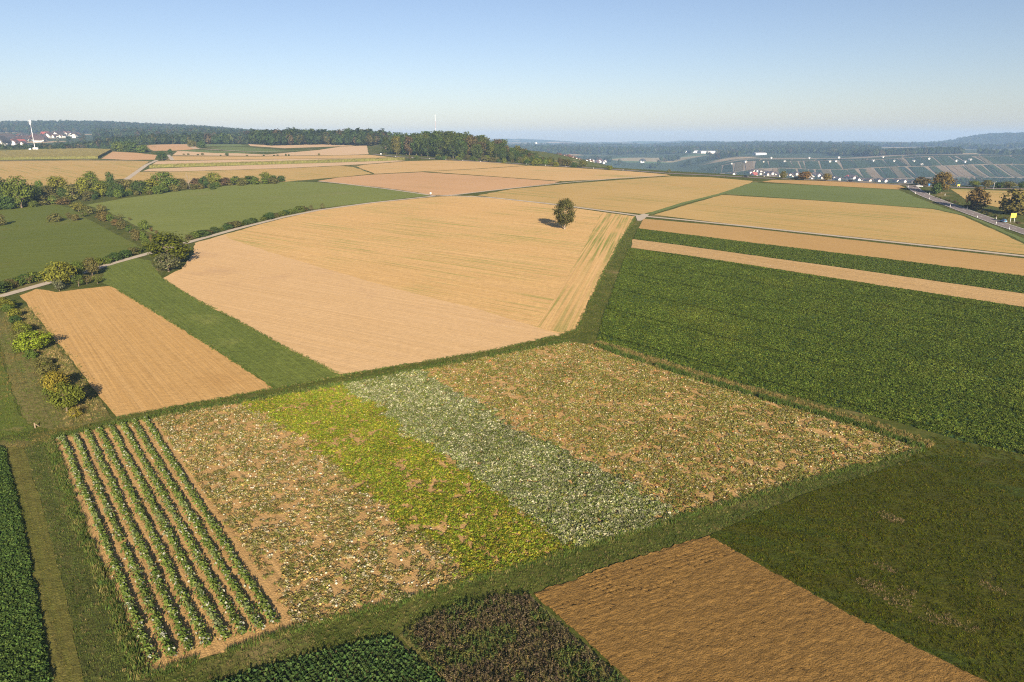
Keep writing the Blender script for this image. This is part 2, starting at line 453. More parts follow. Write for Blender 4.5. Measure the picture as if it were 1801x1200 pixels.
M['green_dark'] = field_mat('dark_crop', (.045, .085, .03), (.03, .062, .022), 137, (60, 1.), .5, c3=(.07, .095, .03), c3scale=.05, bump=1., fine=.22, thin=.4)
M['green_far'] = field_mat('far_green', (.125, .155, .045), (.105, .135, .04), 137, (60, 4), .5, c3=(.13, .16, .055), bump=.4, fine=.1)
M['patch_soil'] = field_mat('patch_soil', (.425, .272, .112), (.37, .228, .086), 129, (30, .5), .5, bump=.6, fine=.12, bscale=4)
M['dark_soil'] = field_mat('dark_soil', (.12, .10, .04), (.09, .08, .03), 129, (20, .5), .5, bump=.6, fine=.12, bscale=4)
M['plough'] = field_mat('ploughed_soil', (.225, .135, .042), (.18, .104, .03), 27, (1.5, .5), .4, bump=.8, fine=.10, bscale=6, thin=.3)
M['meadow'] = field_mat('meadow', (.044, .052, .005), (.058, .058, .006), 165, (20, 2.), .4, c3=(.10, .085, .03), c3amt=(.6, .8), c3scale=.11, c4=(.035, .065, .010), c4streak=(18, 3), c4lim=(.45, .6), bump=.8, fine=.2, thin=.4)
M['mown'] = field_mat('mown_grass', (.085, .092, .018), (.125, .112, .030), 129, (40, 1.2), .7, bump=.7, fine=.2, thin=.4)
M['pasture'] = field_mat('pasture', (.075, .105, .016), (.10, .115, .022), 129, (25, 2.), .5, c3=(.20, .15, .07), c3amt=(.6, .72), c3scale=.08, bump=.6, fine=.15, thin=.4)
M['dry'] = field_mat('dry_grass', (.095, .105, .026), (.165, .135, .05), 129, (25, 1.), .6, c3=(.09, .10, .03), c3scale=.12, bump=.7, fine=.2, thin=.4)
M['maize'] = field_mat('maize_top', (.24, .20, .065), (.19, .16, .05), 160, (40, .8), .7, bump=1., fine=.2)
M['maize_edge'] = field_mat('maize_edge', (.13, .125, .04), (.10, .10, .03), 160, (2, .3), .5, bump=.6, fine=.2)
M['track'] = field_mat('concrete_track', (.42, .36, .28), (.36, .31, .24), 150, (20, 1.), .5, bump=.1, fine=.06)
M['asphalt'] = field_mat('asphalt', (.21, .18, .17), (.175, .15, .145), 150, (30, 1.), .5, bump=.1, fine=.06)
M['paint'] = plain('road_paint', (.75, .74, .70), .6)

# far and middle fields -------------------------------------------------------------
field('soil_field', [(-135.4,183.7),(-135.8,190.7),(-132.5,190.0),(-127.7,187.1),(-121.9,191.4),(-116.5,194.7),(-84.9,161.7),(-62.6,138.0),(-43.2,116.7),(-50.1,112.5),(-58.0,108.0),(-64.9,103.8),(-80.7,121.9),(-104.6,149.0)],
      M['soil_left'], 'small tan tilled field between the row of fruit trees and the green strip', res=4, jit=.25)
field('green_strip_field', [(-121.7,198.9),(-132.3,220.1),(-131.0,234.8),(-123.7,231.0),(-105.8,203.3),(-84.8,178.9),(-65.7,158.9),(-48.8,139.9),(-32.7,123.3),(-38.2,119.8),(-43.2,116.6),(-62.6,137.8),(-84.8,161.5),(-116.4,194.5)],
      M['green_strip'], 'narrow green crop strip between two tan tilled fields', z=.07, res=4, jit=.4)
field('tilled_field', [(-106.2,204.1),(-106.3,216.7),(-113.0,240.8),(-122.3,263.0),(-118.4,285.1),(-114.5,293.8),(-79.2,249.2),(-57.8,229.1),(-31.1,204.1),(-6.2,180.6),(13.5,157.0),(14.6,152.5),(10.8,148.2),(3.7,142.9),(-3.7,138.4),(-18.4,130.7),(-32.7,123.3),(-48.8,139.9),(-65.7,158.9),(-84.8,178.9)],
      M['soil'], 'pinkish tan tilled soil in front of the stubble with the lone tree', res=5, jit=.5)
field('stubble_field', [(-118.2,282.3),(-114.1,306.2),(-108.5,328.6),(-99.5,355.4),(-76.2,386.8),(-44.4,416.6),(-24.2,421.1),(18.6,381.8),(43.3,352.2),(59.3,334.2),(42.1,266.6),(26.7,204.1),(14.9,152.9),(10.9,148.8),(-7.3,168.6),(-32.4,190.4),(-63.2,220.6),(-85.6,243.4),(-113.1,273.0)],
      M['stubble'], 'big golden stubble field with the lone tree standing in it', z=.06, res=7, jit=.3)
field('headland', [(45.1,348.1),(58.6,333.2),(41.6,266.6),(26.3,204.1),(14.6,153.4),(11.0,149.9),(5.8,155.2),(13.6,190.0),(23.9,238.7)],
      M['headland'], 'striped headland along the right edge of the stubble field', z=.09, res=7, jit=.3)
field('leafy_field', [(43.3,252.5),(60.1,239.8),(75.7,225.4),(107.3,194.7),(132.2,171.5),(148.0,156.1),(84.0,82.5),(74.7,90.8),(69.0,95.1),(61.2,103.1),(42.2,119.5),(31.9,130.3),(18.8,144.9),(22.8,164.2),(29.5,193.4)],
      M['green_dark'], 'large dark green leafy crop field on the slope below the stubble strip', z=.05, res=6, jit=.3)
field('cut_strip', [(48.0,271.7),(64.5,258.2),(81.2,242.8),(115.6,211.0),(142.2,185.5),(159.1,168.8),(148.4,156.5),(132.4,171.8),(107.4,195.1),(75.8,225.9),(60.2,240.3),(44.4,253.6)],
      M['cut'], 'narrow tan stubble strip above the dark leafy field', z=.06, res=6, jit=.3)
field('green_band', [(54.6,297.5),(88.7,266.6),(127.3,233.8),(157.5,207.1),(176.9,189.4),(159.3,169.1),(142.4,185.9),(115.8,211.4),(81.3,243.4),(64.6,258.8),(48.6,272.3)],
      M['green_dark'], 'narrow green crop band between two tan strips', z=.06, res=7, jit=.3)
field('brown_strip', [(62.4,326.7),(99.7,301.4),(142.3,263.0),(176.5,233.8),(198.5,214.2),(177.2,189.7),(157.8,207.5),(127.6,234.3),(88.9,267.2),(55.0,298.3)],
      M['brown'], 'brown tilled strip under the concrete track', z=.06, res=7, jit=.3)
field('stubble_slope', [(69.8,340.0),(96.3,379.4),(128.4,425.6),(177.5,394.5),(219.2,360.9),(219.8,338.0),(204.3,286.5),(195.6,260.6),(188.1,233.8),(181.5,240.8),(146.1,270.4),(101.7,307.8)],
      M['stubble_right'], 'golden stubble slope between the concrete track and the main road', z=.06, res=8, jit=.4)
field('green_slope', [(131.2,430.2),(174.5,500.1),(214.7,480.1),(251.8,454.7),(241.8,419.6),(227.8,365.3),(220.8,326.7),(204.4,273.0),(191.6,243.9),(201.0,271.7),(221.3,336.1),(221.3,362.0),(178.1,395.8)],
      M['green_far'], 'green crop wedge beside the main road near the plateau edge', z=.06, res=8, jit=.4)
field('brown_crest', [(181.5,508.5),(195.4,524.0),(230.0,515.4),(269.8,488.3),(264.0,468.9),(252.7,456.4),(215.5,482.1)],
      M['brown'], 'brown tilled strip along the plateau edge', z=.06, res=8)
field('stubble_plateau', [(-21.6,422.5),(-0.2,458.1),(40.0,493.9),(85.2,526.2),(125.2,552.7),(154.5,545.2),(177.5,515.0),(170.5,500.1),(128.4,431.7),(94.9,386.8),(65.2,342.0),(44.3,360.9),(18.9,386.8)],
      M['stubble_right'], 'golden stubble on the plateau behind the lone tree', z=.06, res=9, jit=.8)
field('warm_field', [(-143.0,517.2),(-132.8,545.2),(-111.2,570.9),(-76.1,593.2),(-22.7,555.2),(35.0,510.7),(30.2,498.0),(-0.2,465.3),(-34.9,425.6),(-46.9,424.0),(-83.5,465.3)],
      M['orange'], 'warm orange soil field beyond the tip of the green field', z=.06, res=9, jit=.8)
field('pale_field', [(-72.9,599.0),(-25.7,630.0),(15.9,668.0),(51.7,643.4),(97.6,605.0),(125.5,570.9),(126.9,560.3),(77.3,530.9),(37.3,512.8)],
      M['stubble_far'], 'pale stubble wedge along the crest road', z=.06, res=9, jit=.8)
field('striped_field', [(-145.6,657.2),(-142.7,679.1),(-106.4,731.9),(-72.3,745.2),(-29.3,719.1),(13.8,671.7),(-25.9,634.6),(-76.8,599.0),(-112.2,576.3)],
      M['stubble_far'], 'striped pale stubble field in front of the wood', z=.06, res=9, jit=.8)
field('gold_field', [(-287.9,517.2),(-316.1,596.1),(-289.6,596.1),(-239.8,617.3),(-204.9,633.3),(-161.1,664.3),(-146.2,650.2),(-114.6,576.3),(-133.4,547.7),(-165.4,508.5),(-206.7,508.5),(-238.3,487.9)],
      M['stubble_right'], 'golden stubble field behind the hedgerow', z=.06, res=10, jit=.6)
field('pale_strip', [(-316.7,602.0),(-325.0,630.0),(-268.4,664.3),(-172.5,712.3),(-119.9,742.5),(-109.7,734.5),(-144.3,686.7),(-162.5,670.2),(-206.0,636.6),(-241.0,620.4),(-291.0,599.0)],
      M['pale'], 'pale soil strip in front of the maize strip', z=.06, res=12, jit=.6)
field('far_strip', [(-337.0,653.7),(-366.0,727.5),(-302.1,749.7),(-187.0,773.4),(-140.7,793.3),(-115.2,759.0),(-177.2,731.9),(-275.7,682.9)],
      M['pale'], 'pale soil strip behind the maize strip', z=.06, res=12, jit=.6)
field('far_stubble', [(-364.2,740.7),(-391.8,814.4),(-293.0,809.0),(-200.7,830.9),(-169.5,842.3),(-134.3,793.3),(-188.2,778.3),(-304.0,754.4)],
      M['stubble_far'], 'faded stubble strip below the row of small roadside trees', z=.06, res=12, jit=.6)
field('bowl_field', [(-399.0,830.9),(-436.7,924.9),(-423.3,924.9),(-293.3,848.1),(-260.5,954.0),(-254.7,1058.2),(-225.8,1104.1),(-173.2,854.0),(-202.0,836.5),(-296.9,819.8)],
      M['pale'], 'pale tilled field dipping towards the far wood', z=.06, res=14, jit=.6)
field('small_green', [(-440.0,932.0),(-434.2,966.2),(-301.5,872.2),(-367.1,878.4)], M['green_far'], 'small bright green field beyond the row of tiny trees', z=.09, res=12)
field('green_tongue', [(-429.2,1002.1),(-420.1,1048.0),(-379.5,1028.8),(-301.7,939.2),(-262.5,961.6),(-310.2,897.7),(-356.6,924.9)], M['green_far'], 'bright green tongue of crop before the far wood', z=.09, res=12)
field('upper_green', [(-474.3,1079.9),(-727.0,1698.2),(-684.4,1745.9),(-431.3,1131.0),(-394.1,1068.8),(-424.2,1058.2)], M['green_far'], 'grey green field by the far wood edge', z=.09, res=12)
field('warm_upper', [(-595.2,1113.5),(-557.1,1159.4),(-746.3,1629.6),(-462.0,1038.3),(-433.2,985.3),(-444.9,939.2),(-471.4,932.0),(-504.3,985.3)], M['orange'], 'warm soil field in front of the middle woods', z=.06, res=14)
field('upper_pale', [(-664.5,1748.8),(-661.0,1796.7),(-380.5,1104.1),(-315.2,1157.0),(-235.8,1131.0),(-257.2,1068.8),(-321.6,1002.1),(-398.2,1079.9)], M['pale'], 'pale field along the foot of the far wood', z=.06, res=14)
field('left_stubble', [(-559.7,723.2),(-527.8,727.5),(-454.7,742.5),(-373.3,725.8),(-337.1,636.6),(-294.8,535.6),(-309.7,487.9),(-343.8,468.9),(-355.9,454.7)],
      M['stubble_right'], 'wide tan stubble field below the maize block', z=.06, res=10, jit=.6)
field('left_warm', [(-446.9,768.5),(-515.1,913.8),(-469.2,884.8),(-419.8,836.5),(-381.7,754.4),(-407.8,749.7)],
      M['orange'], 'small warm soil field beside the maize block', z=.06, res=12)
field('green_field', [(-232.0,377.0),(-227.1,408.1),(-216.1,441.3),(-195.5,480.1),(-162.8,510.7),(-139.5,504.3),(-110.4,484.0),(-73.2,447.9),(-49.5,422.5),(-77.2,391.9),(-94.8,372.2),(-105.6,356.5),(-117.6,316.1),(-122.4,295.3),(-126.6,266.6),(-141.0,275.6),(-166.4,304.6),(-205.8,352.2)],
      M['green'], 'large green field between the hedgerow and the concrete track', z=.06, res=8, jit=.5)
field('green_meadow', [(-278.1,352.2),(-265.4,358.7),(-258.2,374.6),(-247.7,379.4),(-231.5,363.1),(-202.8,328.6),(-166.5,286.5),(-137.7,253.6),(-138.7,232.9),(-145.5,204.8),(-150.2,196.8),(-154.1,188.7)],
      M['green_left'], 'green field left of the orchard strip', z=.06, res=8, jit=.5)

# near fields -----------------------------------------------------------------------
PATCH = [(-70.3,96.0),(-63.7,101.0),(-56.6,105.2),(-44.6,111.2),(-31.4,118.1),(-19.8,124.9),(-4.7,133.7),(12.4,143.3),(17.8,141.4),(24.3,132.3),(36.7,118.7),(48.0,107.5),(56.3,99.1),(60.9,92.6),(54.1,89.7),(38.1,82.4),(24.2,75.9),(19.3,73.5),(6.4,67.1),(-6.0,61.0),(-16.6,56.2),(-21.5,53.9),(-28.1,50.6),(-31.4,48.7),(-41.1,60.3),(-53.8,75.4)]
field('pumpkin_field', PATCH, M['patch_soil'], 'bare soil of the pumpkin field', z=.05, res=1.2, jit=.2,
      hfun=lambda x, y: .06 * (fbm(x, y, 1.1, 3) - .5))
field('mown_strip', [(-75.7,93.0),(-72.7,93.0),(-55.2,71.6),(-44.1,57.5),(-36.8,47.9),(-32.9,42.7),(-35.8,42.7),(-39.7,47.9),(-49.2,60.1),(-62.5,76.8)], M['mown'], 'brownish mown strip beside the dark crop', z=.05, res=2, jit=.15)
field('dark_crop_field', [(-93.5,93.3),(-76.2,93.0),(-75.5,92.6),(-62.5,76.8),(-49.2,60.1),(-39.7,47.9),(-35.8,42.7),(-49.2,42.7)], M['green_dark'], 'soil under the dark green crop in the bottom left corner', z=.05, res=2.5, jit=.15)
field('pasture', [(-127.7,144.1),(-114.0,144.1),(-96.6,123.3),(-80.2,103.8),(-75.5,99.5),(-78.7,96.4),(-86.1,92.6)], M['pasture'], 'green pasture at the left edge', z=.05, res=3, jit=.6)
field('dry_verge', [(-126.6,161.7),(-128.9,172.1),(-123.7,169.4),(-101.4,144.1),(-81.2,121.9),(-65.1,103.1),(-68.3,101.0),(-72.5,99.1),(-75.6,99.9),(-80.6,104.3),(-96.4,123.3)], M['dry'], 'dry grass strip under the row of fruit trees', z=.06, res=3, jit=.5)
field('meadow', [(23.0,70.0),(30.2,74.8),(38.6,79.8),(52.3,86.3),(61.3,90.8),(73.2,88.7),(84.6,83.3),(49.2,42.7),(45.6,42.7),(40.8,47.9),(33.3,56.3),(25.5,66.8)], M['meadow'], 'dark green meadow with dry patches on the right', z=.05, res=2.5, jit=.3)

M['lane'] = field_mat('lane_grass', (.05, .07, .014), (.085, .085, .024), 129, (40, 1.1), .8, c3=(.15, .12, .05), c3amt=(.6, .75), c3scale=.12, bump=.7, fine=.16)
field('grass_lane', [(-72.7,93.0),(-70.2,95.6),(-53.9,75.4),(-41.1,60.2),(-31.4,48.6),(-27.3,42.7),(-32.8,42.7),(-36.7,47.9),(-44.0,57.5),(-55.2,71.6)], M['lane'], 'grassy lane with wheel tracks left of the planted rows', z=.04, res=2, jit=.2)
def furrows(ang, pitch, amp):
    c, s = math.cos(R(ang)), math.sin(R(ang))
    def f(x, y):
        u = -x * s + y * c; l = x * c + y * s
        u = u + .07 * (vnoise(x, y, 2.5, 8) - .5)
        return amp * np.sin(2 * math.pi * u / pitch) * (.5 + .8 * vnoise(l, u, 1.6, 4)) + .17 * (fbm(x, y, .42, 6) - .5) - .35 * np.maximum(0, vnoise(x, y, .5, 9) - .80)
    return f
(hx0, hy0), (hx1, hy1) = [(6.0,54.2),(25.3,66.8)]
FA, FB = furrows(27, .55, .055), furrows(27, .5, .026)
def plough_relief(x, y):
    s = ((x - hx0) * (hy1 - hy0) - (y - hy0) * (hx1 - hx0)) / math.hypot(hx1 - hx0, hy1 - hy0)      # > 0 on the camera side
    k = sstep(-.6, .6, s + 1.2 * (fbm(x, y, 2.5, 44) - .5))
    return FA(x, y) * (1 - k) + FB(x, y) * k
field('ploughed_field', [(2.1,59.6),(9.1,63.4),(15.9,66.8),(23.0,70.1),(25.3,66.8),(33.3,56.2),(40.8,47.9),(45.4,42.7),(13.4,42.7),(10.2,47.9),(6.0,54.2)], M['plough'],
      'brown ploughed field with furrows beside the grass lane', z=.1, res=.24, jit=.15, hfun=plough_relief)
field('weed_patch', [(-10.7,53.6),(-8.8,55.7),(-5.7,57.8),(-0.0,59.7),(2.1,59.2),(5.8,53.6),(10.2,47.6),(13.4,42.7),(-0.9,42.7),(-5.4,47.6)], M['dry'], 'ground under the dry weeds', z=.05, res=1.5, jit=.2)
field('young_crop_field', [(-11.2,53.5),(-13.7,52.7),(-17.5,51.3),(-21.6,49.6),(-25.4,47.8),(-30.2,44.9),(-29.1,42.7),(-1.8,42.7),(-5.6,47.6)], M['dark_soil'], 'soil between the young green crop rows', z=.05, res=1.5, jit=.2)

# roads and tracks ------------------------------------------------------------------
def road(name, pts, width, mat, label, z=.12, cat='track', step=6.):
    o = obj(name, strip_mesh(name, pts, width, z, mat, step)); return tag(o, label, cat, kind='structure')
road('concrete_track', [(-143.1,174.3),(-140.0,182.5),(-137.9,193.4),(-135.6,205.6),(-133.2,226.3),(-129.7,242.8),(-125.5,264.2),(-118.7,298.3),(-109.7,332.3),(-99.8,356.5),(-79.1,385.6),(-59.8,405.3),(-46.1,419.6),(-38.0,421.1)], 3.2, M['track'], 'pale concrete farm track curving past the big green tree')
road('concrete_track', [(-141.8,512.8),(-121.1,496.0),(-82.6,459.9),(-56.6,431.7),(-46.1,419.6)], 2.6, M['track'], 'thin farm track along the far edge of the green field')
road('concrete_track', [(-38.0,421.1),(-13.7,412.3),(18.7,384.3),(43.9,357.6),(62.2,336.1),(82.1,321.4),(101.2,306.2),(144.8,267.9),(179.3,237.7),(202.2,218.4)], 3.2, M['track'], 'straight pale farm track passing behind the lone tree')
road('field_path', [(-46.1,419.6),(-34.9,425.6),(-18.3,444.5),(-0.2,463.5),(40.8,504.3),(87.4,540.3),(122.9,562.9)], 2.6, M['track'], 'thin farm path climbing to the crest road')
road('field_path', [(-562.9,727.5),(-532.7,734.5),(-460.7,752.5),(-372.5,727.5)], 3.5, M['pale'], 'pale path along the foot of the maize block')
road('concrete_track', [(-289.8,526.2),(-317.0,593.2),(-352.0,679.1),(-374.7,745.2)], 4.0, M['track'], 'grey farm track climbing beside the maize strip')
road('concrete_track', [(-358.5,745.2),(-383.2,793.3),(-409.8,842.3)], 4.0, M['track'], 'short grey track bend beside the round dark bush')
road('farm_road', [(-752.6,1643.6),(-491.5,1079.9),(-442.4,993.6),(-401.3,961.6),(-346.6,917.9),(-274.2,897.7)], 4.5, M['track'], 'grey lane winding through the distant fields')
tj = field('track_junction', [(59.9,334.2),(65.3,343.0),(67.6,340.0),(62.9,326.7),(59.8,319.6),(58.2,319.6)], M['track'], 'pale gravel junction where the track meets the grass strip', z=.15, res=4, jit=.1, cat='track')
road('grass_lane', [(67.2,341.0),(96.5,386.8),(129.1,430.2),(176.0,504.3)], 3.4, M['green_far'], 'green grass lane running up to the plateau edge', z=.1)
CREST = [(-169.6,860.0),(-129.9,805.9),(-87.1,770.5),(-29.4,723.4),(16.3,686.9),(52.7,656.0),(99.0,613.7),(131.3,580.2),(163.3,560.5),(195.7,536.7),(232.2,520.5),(259.0,498.3),(274.7,482.7),(292.3,472.7),(317.0,463.6),(336.3,458.3),(365.1,448.1)]
cr = road('crest_road', CREST, 6.5, M['asphalt'], 'grey road running along the plateau edge', cat='road')
MAIN = [(272.7,476.4),(260.8,449.6),(251.3,424.0),(243.7,397.2),(235.0,365.3),(225.9,330.4),(220.0,307.8),(216.1,289.4),(210.2,263.0),(201.8,229.1)]
mr = road('main_road', MAIN, 7.0, M['asphalt'], 'asphalt road coming down from the crest past the roadside trees', z=.14, cat='road')
for s in (-1, 1):
    obj('edge_line', strip_mesh('edge_line', MAIN, .22, .16, M['paint'], 6., s * 3.2), mr)
PM = densify(MAIN, 2., False)
for k in range(4, len(PM) - 8, 6):
    obj('centre_dash', strip_mesh('centre_dash', PM[k:k + 3], .16, .165, M['paint'], 2.), mr)

# ---------------------------------------------------------------- crops near the camera
def between(p, a, b, c, d):
    """0..1 position of points across the band between line a-b and line c-d"""
    def sd(u, v):
        u = np.array(u); v = np.array(v); e = (v - u) / np.linalg.norm(v - u)
        return (p[0] - u[0]) * e[1] - (p[1] - u[1]) * e[0]
    s1 = sd(a, b); s2 = sd(c, d)
    return s1, s2

L0 = [(-58.8,102.3),(-21.1,54.1)]      # right side of the planted rows
L1 = [(-45.5,110.7),(-3.8,62.2)]
L2 = [(-30.7,118.4),(7.6,67.7)]
L3 = [(-18.6,125.5),(20.3,73.9)]
def side(L, x, y):
    (ax, ay), (bx, by) = L
    l = math.hypot(bx - ax, by - ay)
    return -((x - ax) * (by - ay) - (y - ay) * (bx - ax)) / l      # > 0 to the right in the picture

x, y, r = scatter(PATCH, 36, 5)
q0, q1, q2, q3 = (side(L, x, y) + (i > 0) * (3.4 * (fbm(x, y, 6, 30 + i) - .5) + r.normal(0, .55, len(x)) + 2.2 * (vnoise(x, y, 1.3, 60 + i) - .5)) for i, L in enumerate((L0, L1, L2, L3)))
if np.mean(q0) < 0: q0, q1, q2, q3 = -q0, -q1, -q2, -q3
pt = fbm(x, y, 1.25, 12); pt2 = fbm(x, y, 9, 15); u = r.uniform(0, 1, len(x))
edge = fbm(x, y, 3, 19)
zA = (q0 > .9) & (q1 < 0); zB = (q1 >= 0) & (q2 < 0); zC = (q2 >= 0) & (q3 < 0); zD = (q3 > 1.1 + 1.6 * edge) | ((q3 >= 0) & (u < .10))
keep = (zA & (u < np.clip((pt - .36) * 2.6 + .55 * (pt2 - .5), 0.02, .62))) | (zB & (u < np.clip((pt - .27) * 3.2 + .9 * (pt2 - .45), 0.03, .9))) | \
       (zC & (u < np.clip((pt - .28) * 3.4 + .25, 0.02, .95))) | (zD & (u < np.clip((pt - .36) * 3.0 + .45 * (pt2 - .4), .04, .75)))
nA = (254, 199)
def cov_zone(k, name, cols, wts, sz, label, zs=1., seed=1, hot=None):
    k = k & keep; n = int(k.sum()); rr = np.random.default_rng(seed)
    t = pick(rr, n, cols, wts)
    t = t * (.72 + .55 * fbm(x[k], y[k], 4, 40 + seed))[:, None]
    cover(name, 'vine', x[k], y[k], rr.uniform(sz[0], sz[1], n), t, label, 'plants', .05, .3, zs, seed)
cov_zone(zA, 'withered_pumpkin_vines', [(.25, .20, .085), (.17, .16, .045), (.36, .32, .20), (.12, .135, .03), (.32, .22, .075)], [3, 3, 1.3, 2, 2], (.4, .85), 'withered grey brown pumpkin vines right of the planted rows', .85, 1)
cov_zone(zB, 'yellow_green_pumpkin_vines', [(.16, .20, .018), (.11, .155, .016), (.25, .225, .025), (.22, .17, .05)], [3.8, 3, 2.4, 1.4], (.45, .9), 'bright yellow green pumpkin vines in the middle of the field', .85, 2)
cov_zone(zC, 'silvery_pumpkin_vines', [(.20, .21, .11), (.12, .145, .05), (.34, .33, .21), (.10, .13, .026), (.19, .19, .05)], [3, 3, 1.7, 2.2, 1.2], (.5, 1.0), 'silvery grey green pumpkin vines in a dense band', 1.1, 3)
cov_zone(zD, 'olive_pumpkin_vines', [(.24, .20, .055), (.16, .165, .035), (.32, .28, .15), (.26, .15, .05), (.12, .15, .03)], [4, 3, 2, 1.2, 1.5], (.4, .85), 'olive and yellow pumpkin vines over bare soil on the far side of the field', .8, 4)
# fruit lying among the vines
x2, y2, r2 = scatter(PATCH, .5, 9)
p0, p1, p2, p3 = (side(L, x2, y2) for L in (L0, L1, L2, L3))
if np.mean(p0) < 0: p0, p1, p2, p3 = -p0, -p1, -p2, -p3
k = (p0 > 1) & ((p1 < 0) | ((p3 > 1) & (r2.uniform(size=len(x2)) < .7)) | (r2.uniform(size=len(x2)) < .15))
x2, y2, p1 = x2[k], y2[k], p1[k]; n = len(x2)
t = np.where((p1 < 0)[:, None], pick(r2, n, [(.48, .43, .30), (.45, .34, .09), (.36, .34, .26)], [4, 2, 2]), pick(r2, n, [(.42, .36, .19), (.46, .39, .27), (.45, .12, .02), (.36, .25, .05)], [3, 3, 1.3, 2]))
cover('pumpkins', 'gourd', x2, y2, r2.uniform(.16, .34, n), t, 'small pale, yellow and orange pumpkins lying among the vines', 'pumpkins', .06, .2)

# planted rows: each one a leafy row of its own
ROW_TOP = [(-69.1,96.4),(-59.8,103.1)]; ROW_END = [(-31.6,49.8),(-22.4,54.8)]
ra, rb = np.array(ROW_TOP); ea, eb = np.array(ROW_END)
ORD = ['first', 'second', 'third', 'fourth', 'fifth', 'sixth', 'seventh', 'eighth']
def row_mat():
    m = bpy.data.materials.new('row_leaves'); t = NT(m)
    g = t.n('ShaderNodeNewGeometry').outputs['Random Per Island']
    tc = t.n('ShaderNodeTexCoord').outputs['Object']
    c = t.mix(t.rng(g, .1, .9), (.062, .105, .018), (.15, .19, .045))
    c = t.mix(t.rng(t.n('ShaderNodeTexWhiteNoise', {0: g}, noise_dimensions='3D').outputs[0], .90, .92), c, (.33, .34, .27))
    c = t.mix(t.rng(t.noise(tc, .5, 3), .55, .75), c, (.16, .19, .09))
    d = t.n('ShaderNodeBsdfDiffuse', {'Color': c}); tr = t.n('ShaderNodeBsdfTranslucent', {'Color': c})
    t.out(t.n('ShaderNodeMixShader', {0: .2, 1: d.outputs[0], 2: tr.outputs[0]}).outputs[0]); return m
ROWM = row_mat()
for i in range(8):
    f = i / 7; a = ra + (rb - ra) * f; b = ea + (eb - ea) * f
    L = np.linalg.norm(b - a); d = (b - a) / L; nr = np.array([-d[1], d[0]]); r = np.random.default_rng(100 + i)
    n = int(L * 62); s = r.uniform(0, L, n)
    wid = .30 + .28 * vnoise(s, s * 0 + i * 7, 2.2, 3)
    gap = vnoise(s, s * 0 + i * 5.3, 1.8, 21) > .07
    s, wid = s[gap], wid[gap]; n = len(s)
    o_ = np.clip(r.normal(0, .5, n), -1.3, 1.3) * wid
    wob = .22 * (vnoise(s, s * 0 + i * 3., 6, 9) - .5)
    px = a[0] + d[0] * s + nr[0] * (o_ + wob); py = a[1] + d[1] * s + nr[1] * (o_ + wob)
    hh = (.38 + .32 * vnoise(s, s * 0 + i, 1.1, 14)) * np.sqrt(np.clip(1 - (o_ / (wid * 1.35)) ** 2, .06, 1))
    z = T(px, py) + .06 + hh * r.uniform(.25, 1, n)
    nrm = np.stack([nr[0] * o_ * 1.5, nr[1] * o_ * 1.5, np.full(n, .5)], 1) + r.normal(0, .45, (n, 3))
    v, fc = quads(np.stack([px, py, z], 1), nrm, r.uniform(.15, .3, n), r, 1.25)
    o = obj('crop_row', mesh('crop_row', v, fc, ROWM))
    tag(o, 'leafy green planted row, %s of eight counted from the grass lane at the left' % ORD[i], 'crop row', 'leafy rows at the left end of the pumpkin field')

# dark leafy field on the right slope
POLY = [(43.3,252.5),(60.1,239.8),(75.7,225.4),(107.3,194.7),(132.2,171.5),(140.6,163.7),(79.3,86.3),(74.7,90.8),(69.0,95.1),(61.2,103.1),(42.2,119.5),(31.9,130.3),(18.8,144.9),(22.8,164.2),(29.5,193.4)]
x, y, r = scatter(POLY, 8.5, 21)
tl = [(28.8,188.7),(53.6,155.6),(71.1,135.8),(94.6,118.7)]
dist = np.full(len(x), 99.)
for (ax, ay), (bx, by) in zip(tl[:-1], tl[1:]):
    l2 = (bx - ax) ** 2 + (by - ay) ** 2; q = np.clip(((x - ax) * (bx - ax) + (y - ay) * (by - ay)) / l2, 0, 1)
    dist = np.minimum(dist, np.hypot(x - ax - q * (bx - ax), y - ay - q * (by - ay)))
k = (dist > .38) | (r.uniform(size=len(x)) < .25); x, y = x[k], y[k]; n = len(x)
pt = fbm(x, y, 16, 7); pf = fbm(x, y, 3, 9)
t = pick(r, n, [(.080, .116, .018), (.105, .14, .024), (.062, .094, .016)], [3, 3, 2]) * (.74 + .52 * pf)[:, None]
rw = -x * math.sin(R(133.5)) + y * math.cos(R(133.5))
t = t * (1 + .2 * np.sin(rw * 2 * math.pi / 1.5) - .45 * (np.abs((rw / 18.) % 1 - .5) < .022))[:, None]
t = t + np.clip(pt - .52, 0, 1)[:, None] * np.array([.09, .07, .01])
cover('leafy_crop', 'crop', x, y, r.uniform(.5, .8, n) * (.85 + .3 * pf), t, 'dense dark green leafy crop covering the right slope', 'crop', .02, .2, .6, 4)
POLY = [(54.6,297.5),(88.7,266.6),(127.3,233.8),(157.5,207.1),(163.3,201.1),(147.8,180.6),(142.4,185.9),(115.8,211.4),(81.3,243.4),(64.6,258.8),(48.6,272.3)]
x, y, r = scatter(POLY, 4.5, 22); n = len(x)
cover('band_crop', 'crop', x, y, r.uniform(.6, .95, n), pick(r, n, [(.075, .11, .02), (.095, .125, .025)], [1, 1]), 'leafy green crop on the narrow band between tan strips', 'crop', .02, .2, .6, 5)
# dark crop bottom left
POLY = [(-81.6,93.3),(-76.2,93.0),(-75.5,92.6),(-62.5,76.8),(-49.2,60.1),(-39.7,47.9),(-37.8,45.5),(-45.1,45.5)]
x, y, r = scatter(POLY, 26, 23); n = len(x)
cover('dark_green_crop', 'crop', x, y, r.uniform(.45, .75, n), pick(r, n, [(.055, .092, .022), (.072, .115, .028), (.04, .07, .018)], [2, 2, 1]), 'dense dark green crop in the bottom left corner', 'crop', .02, .25, 1.0, 6)
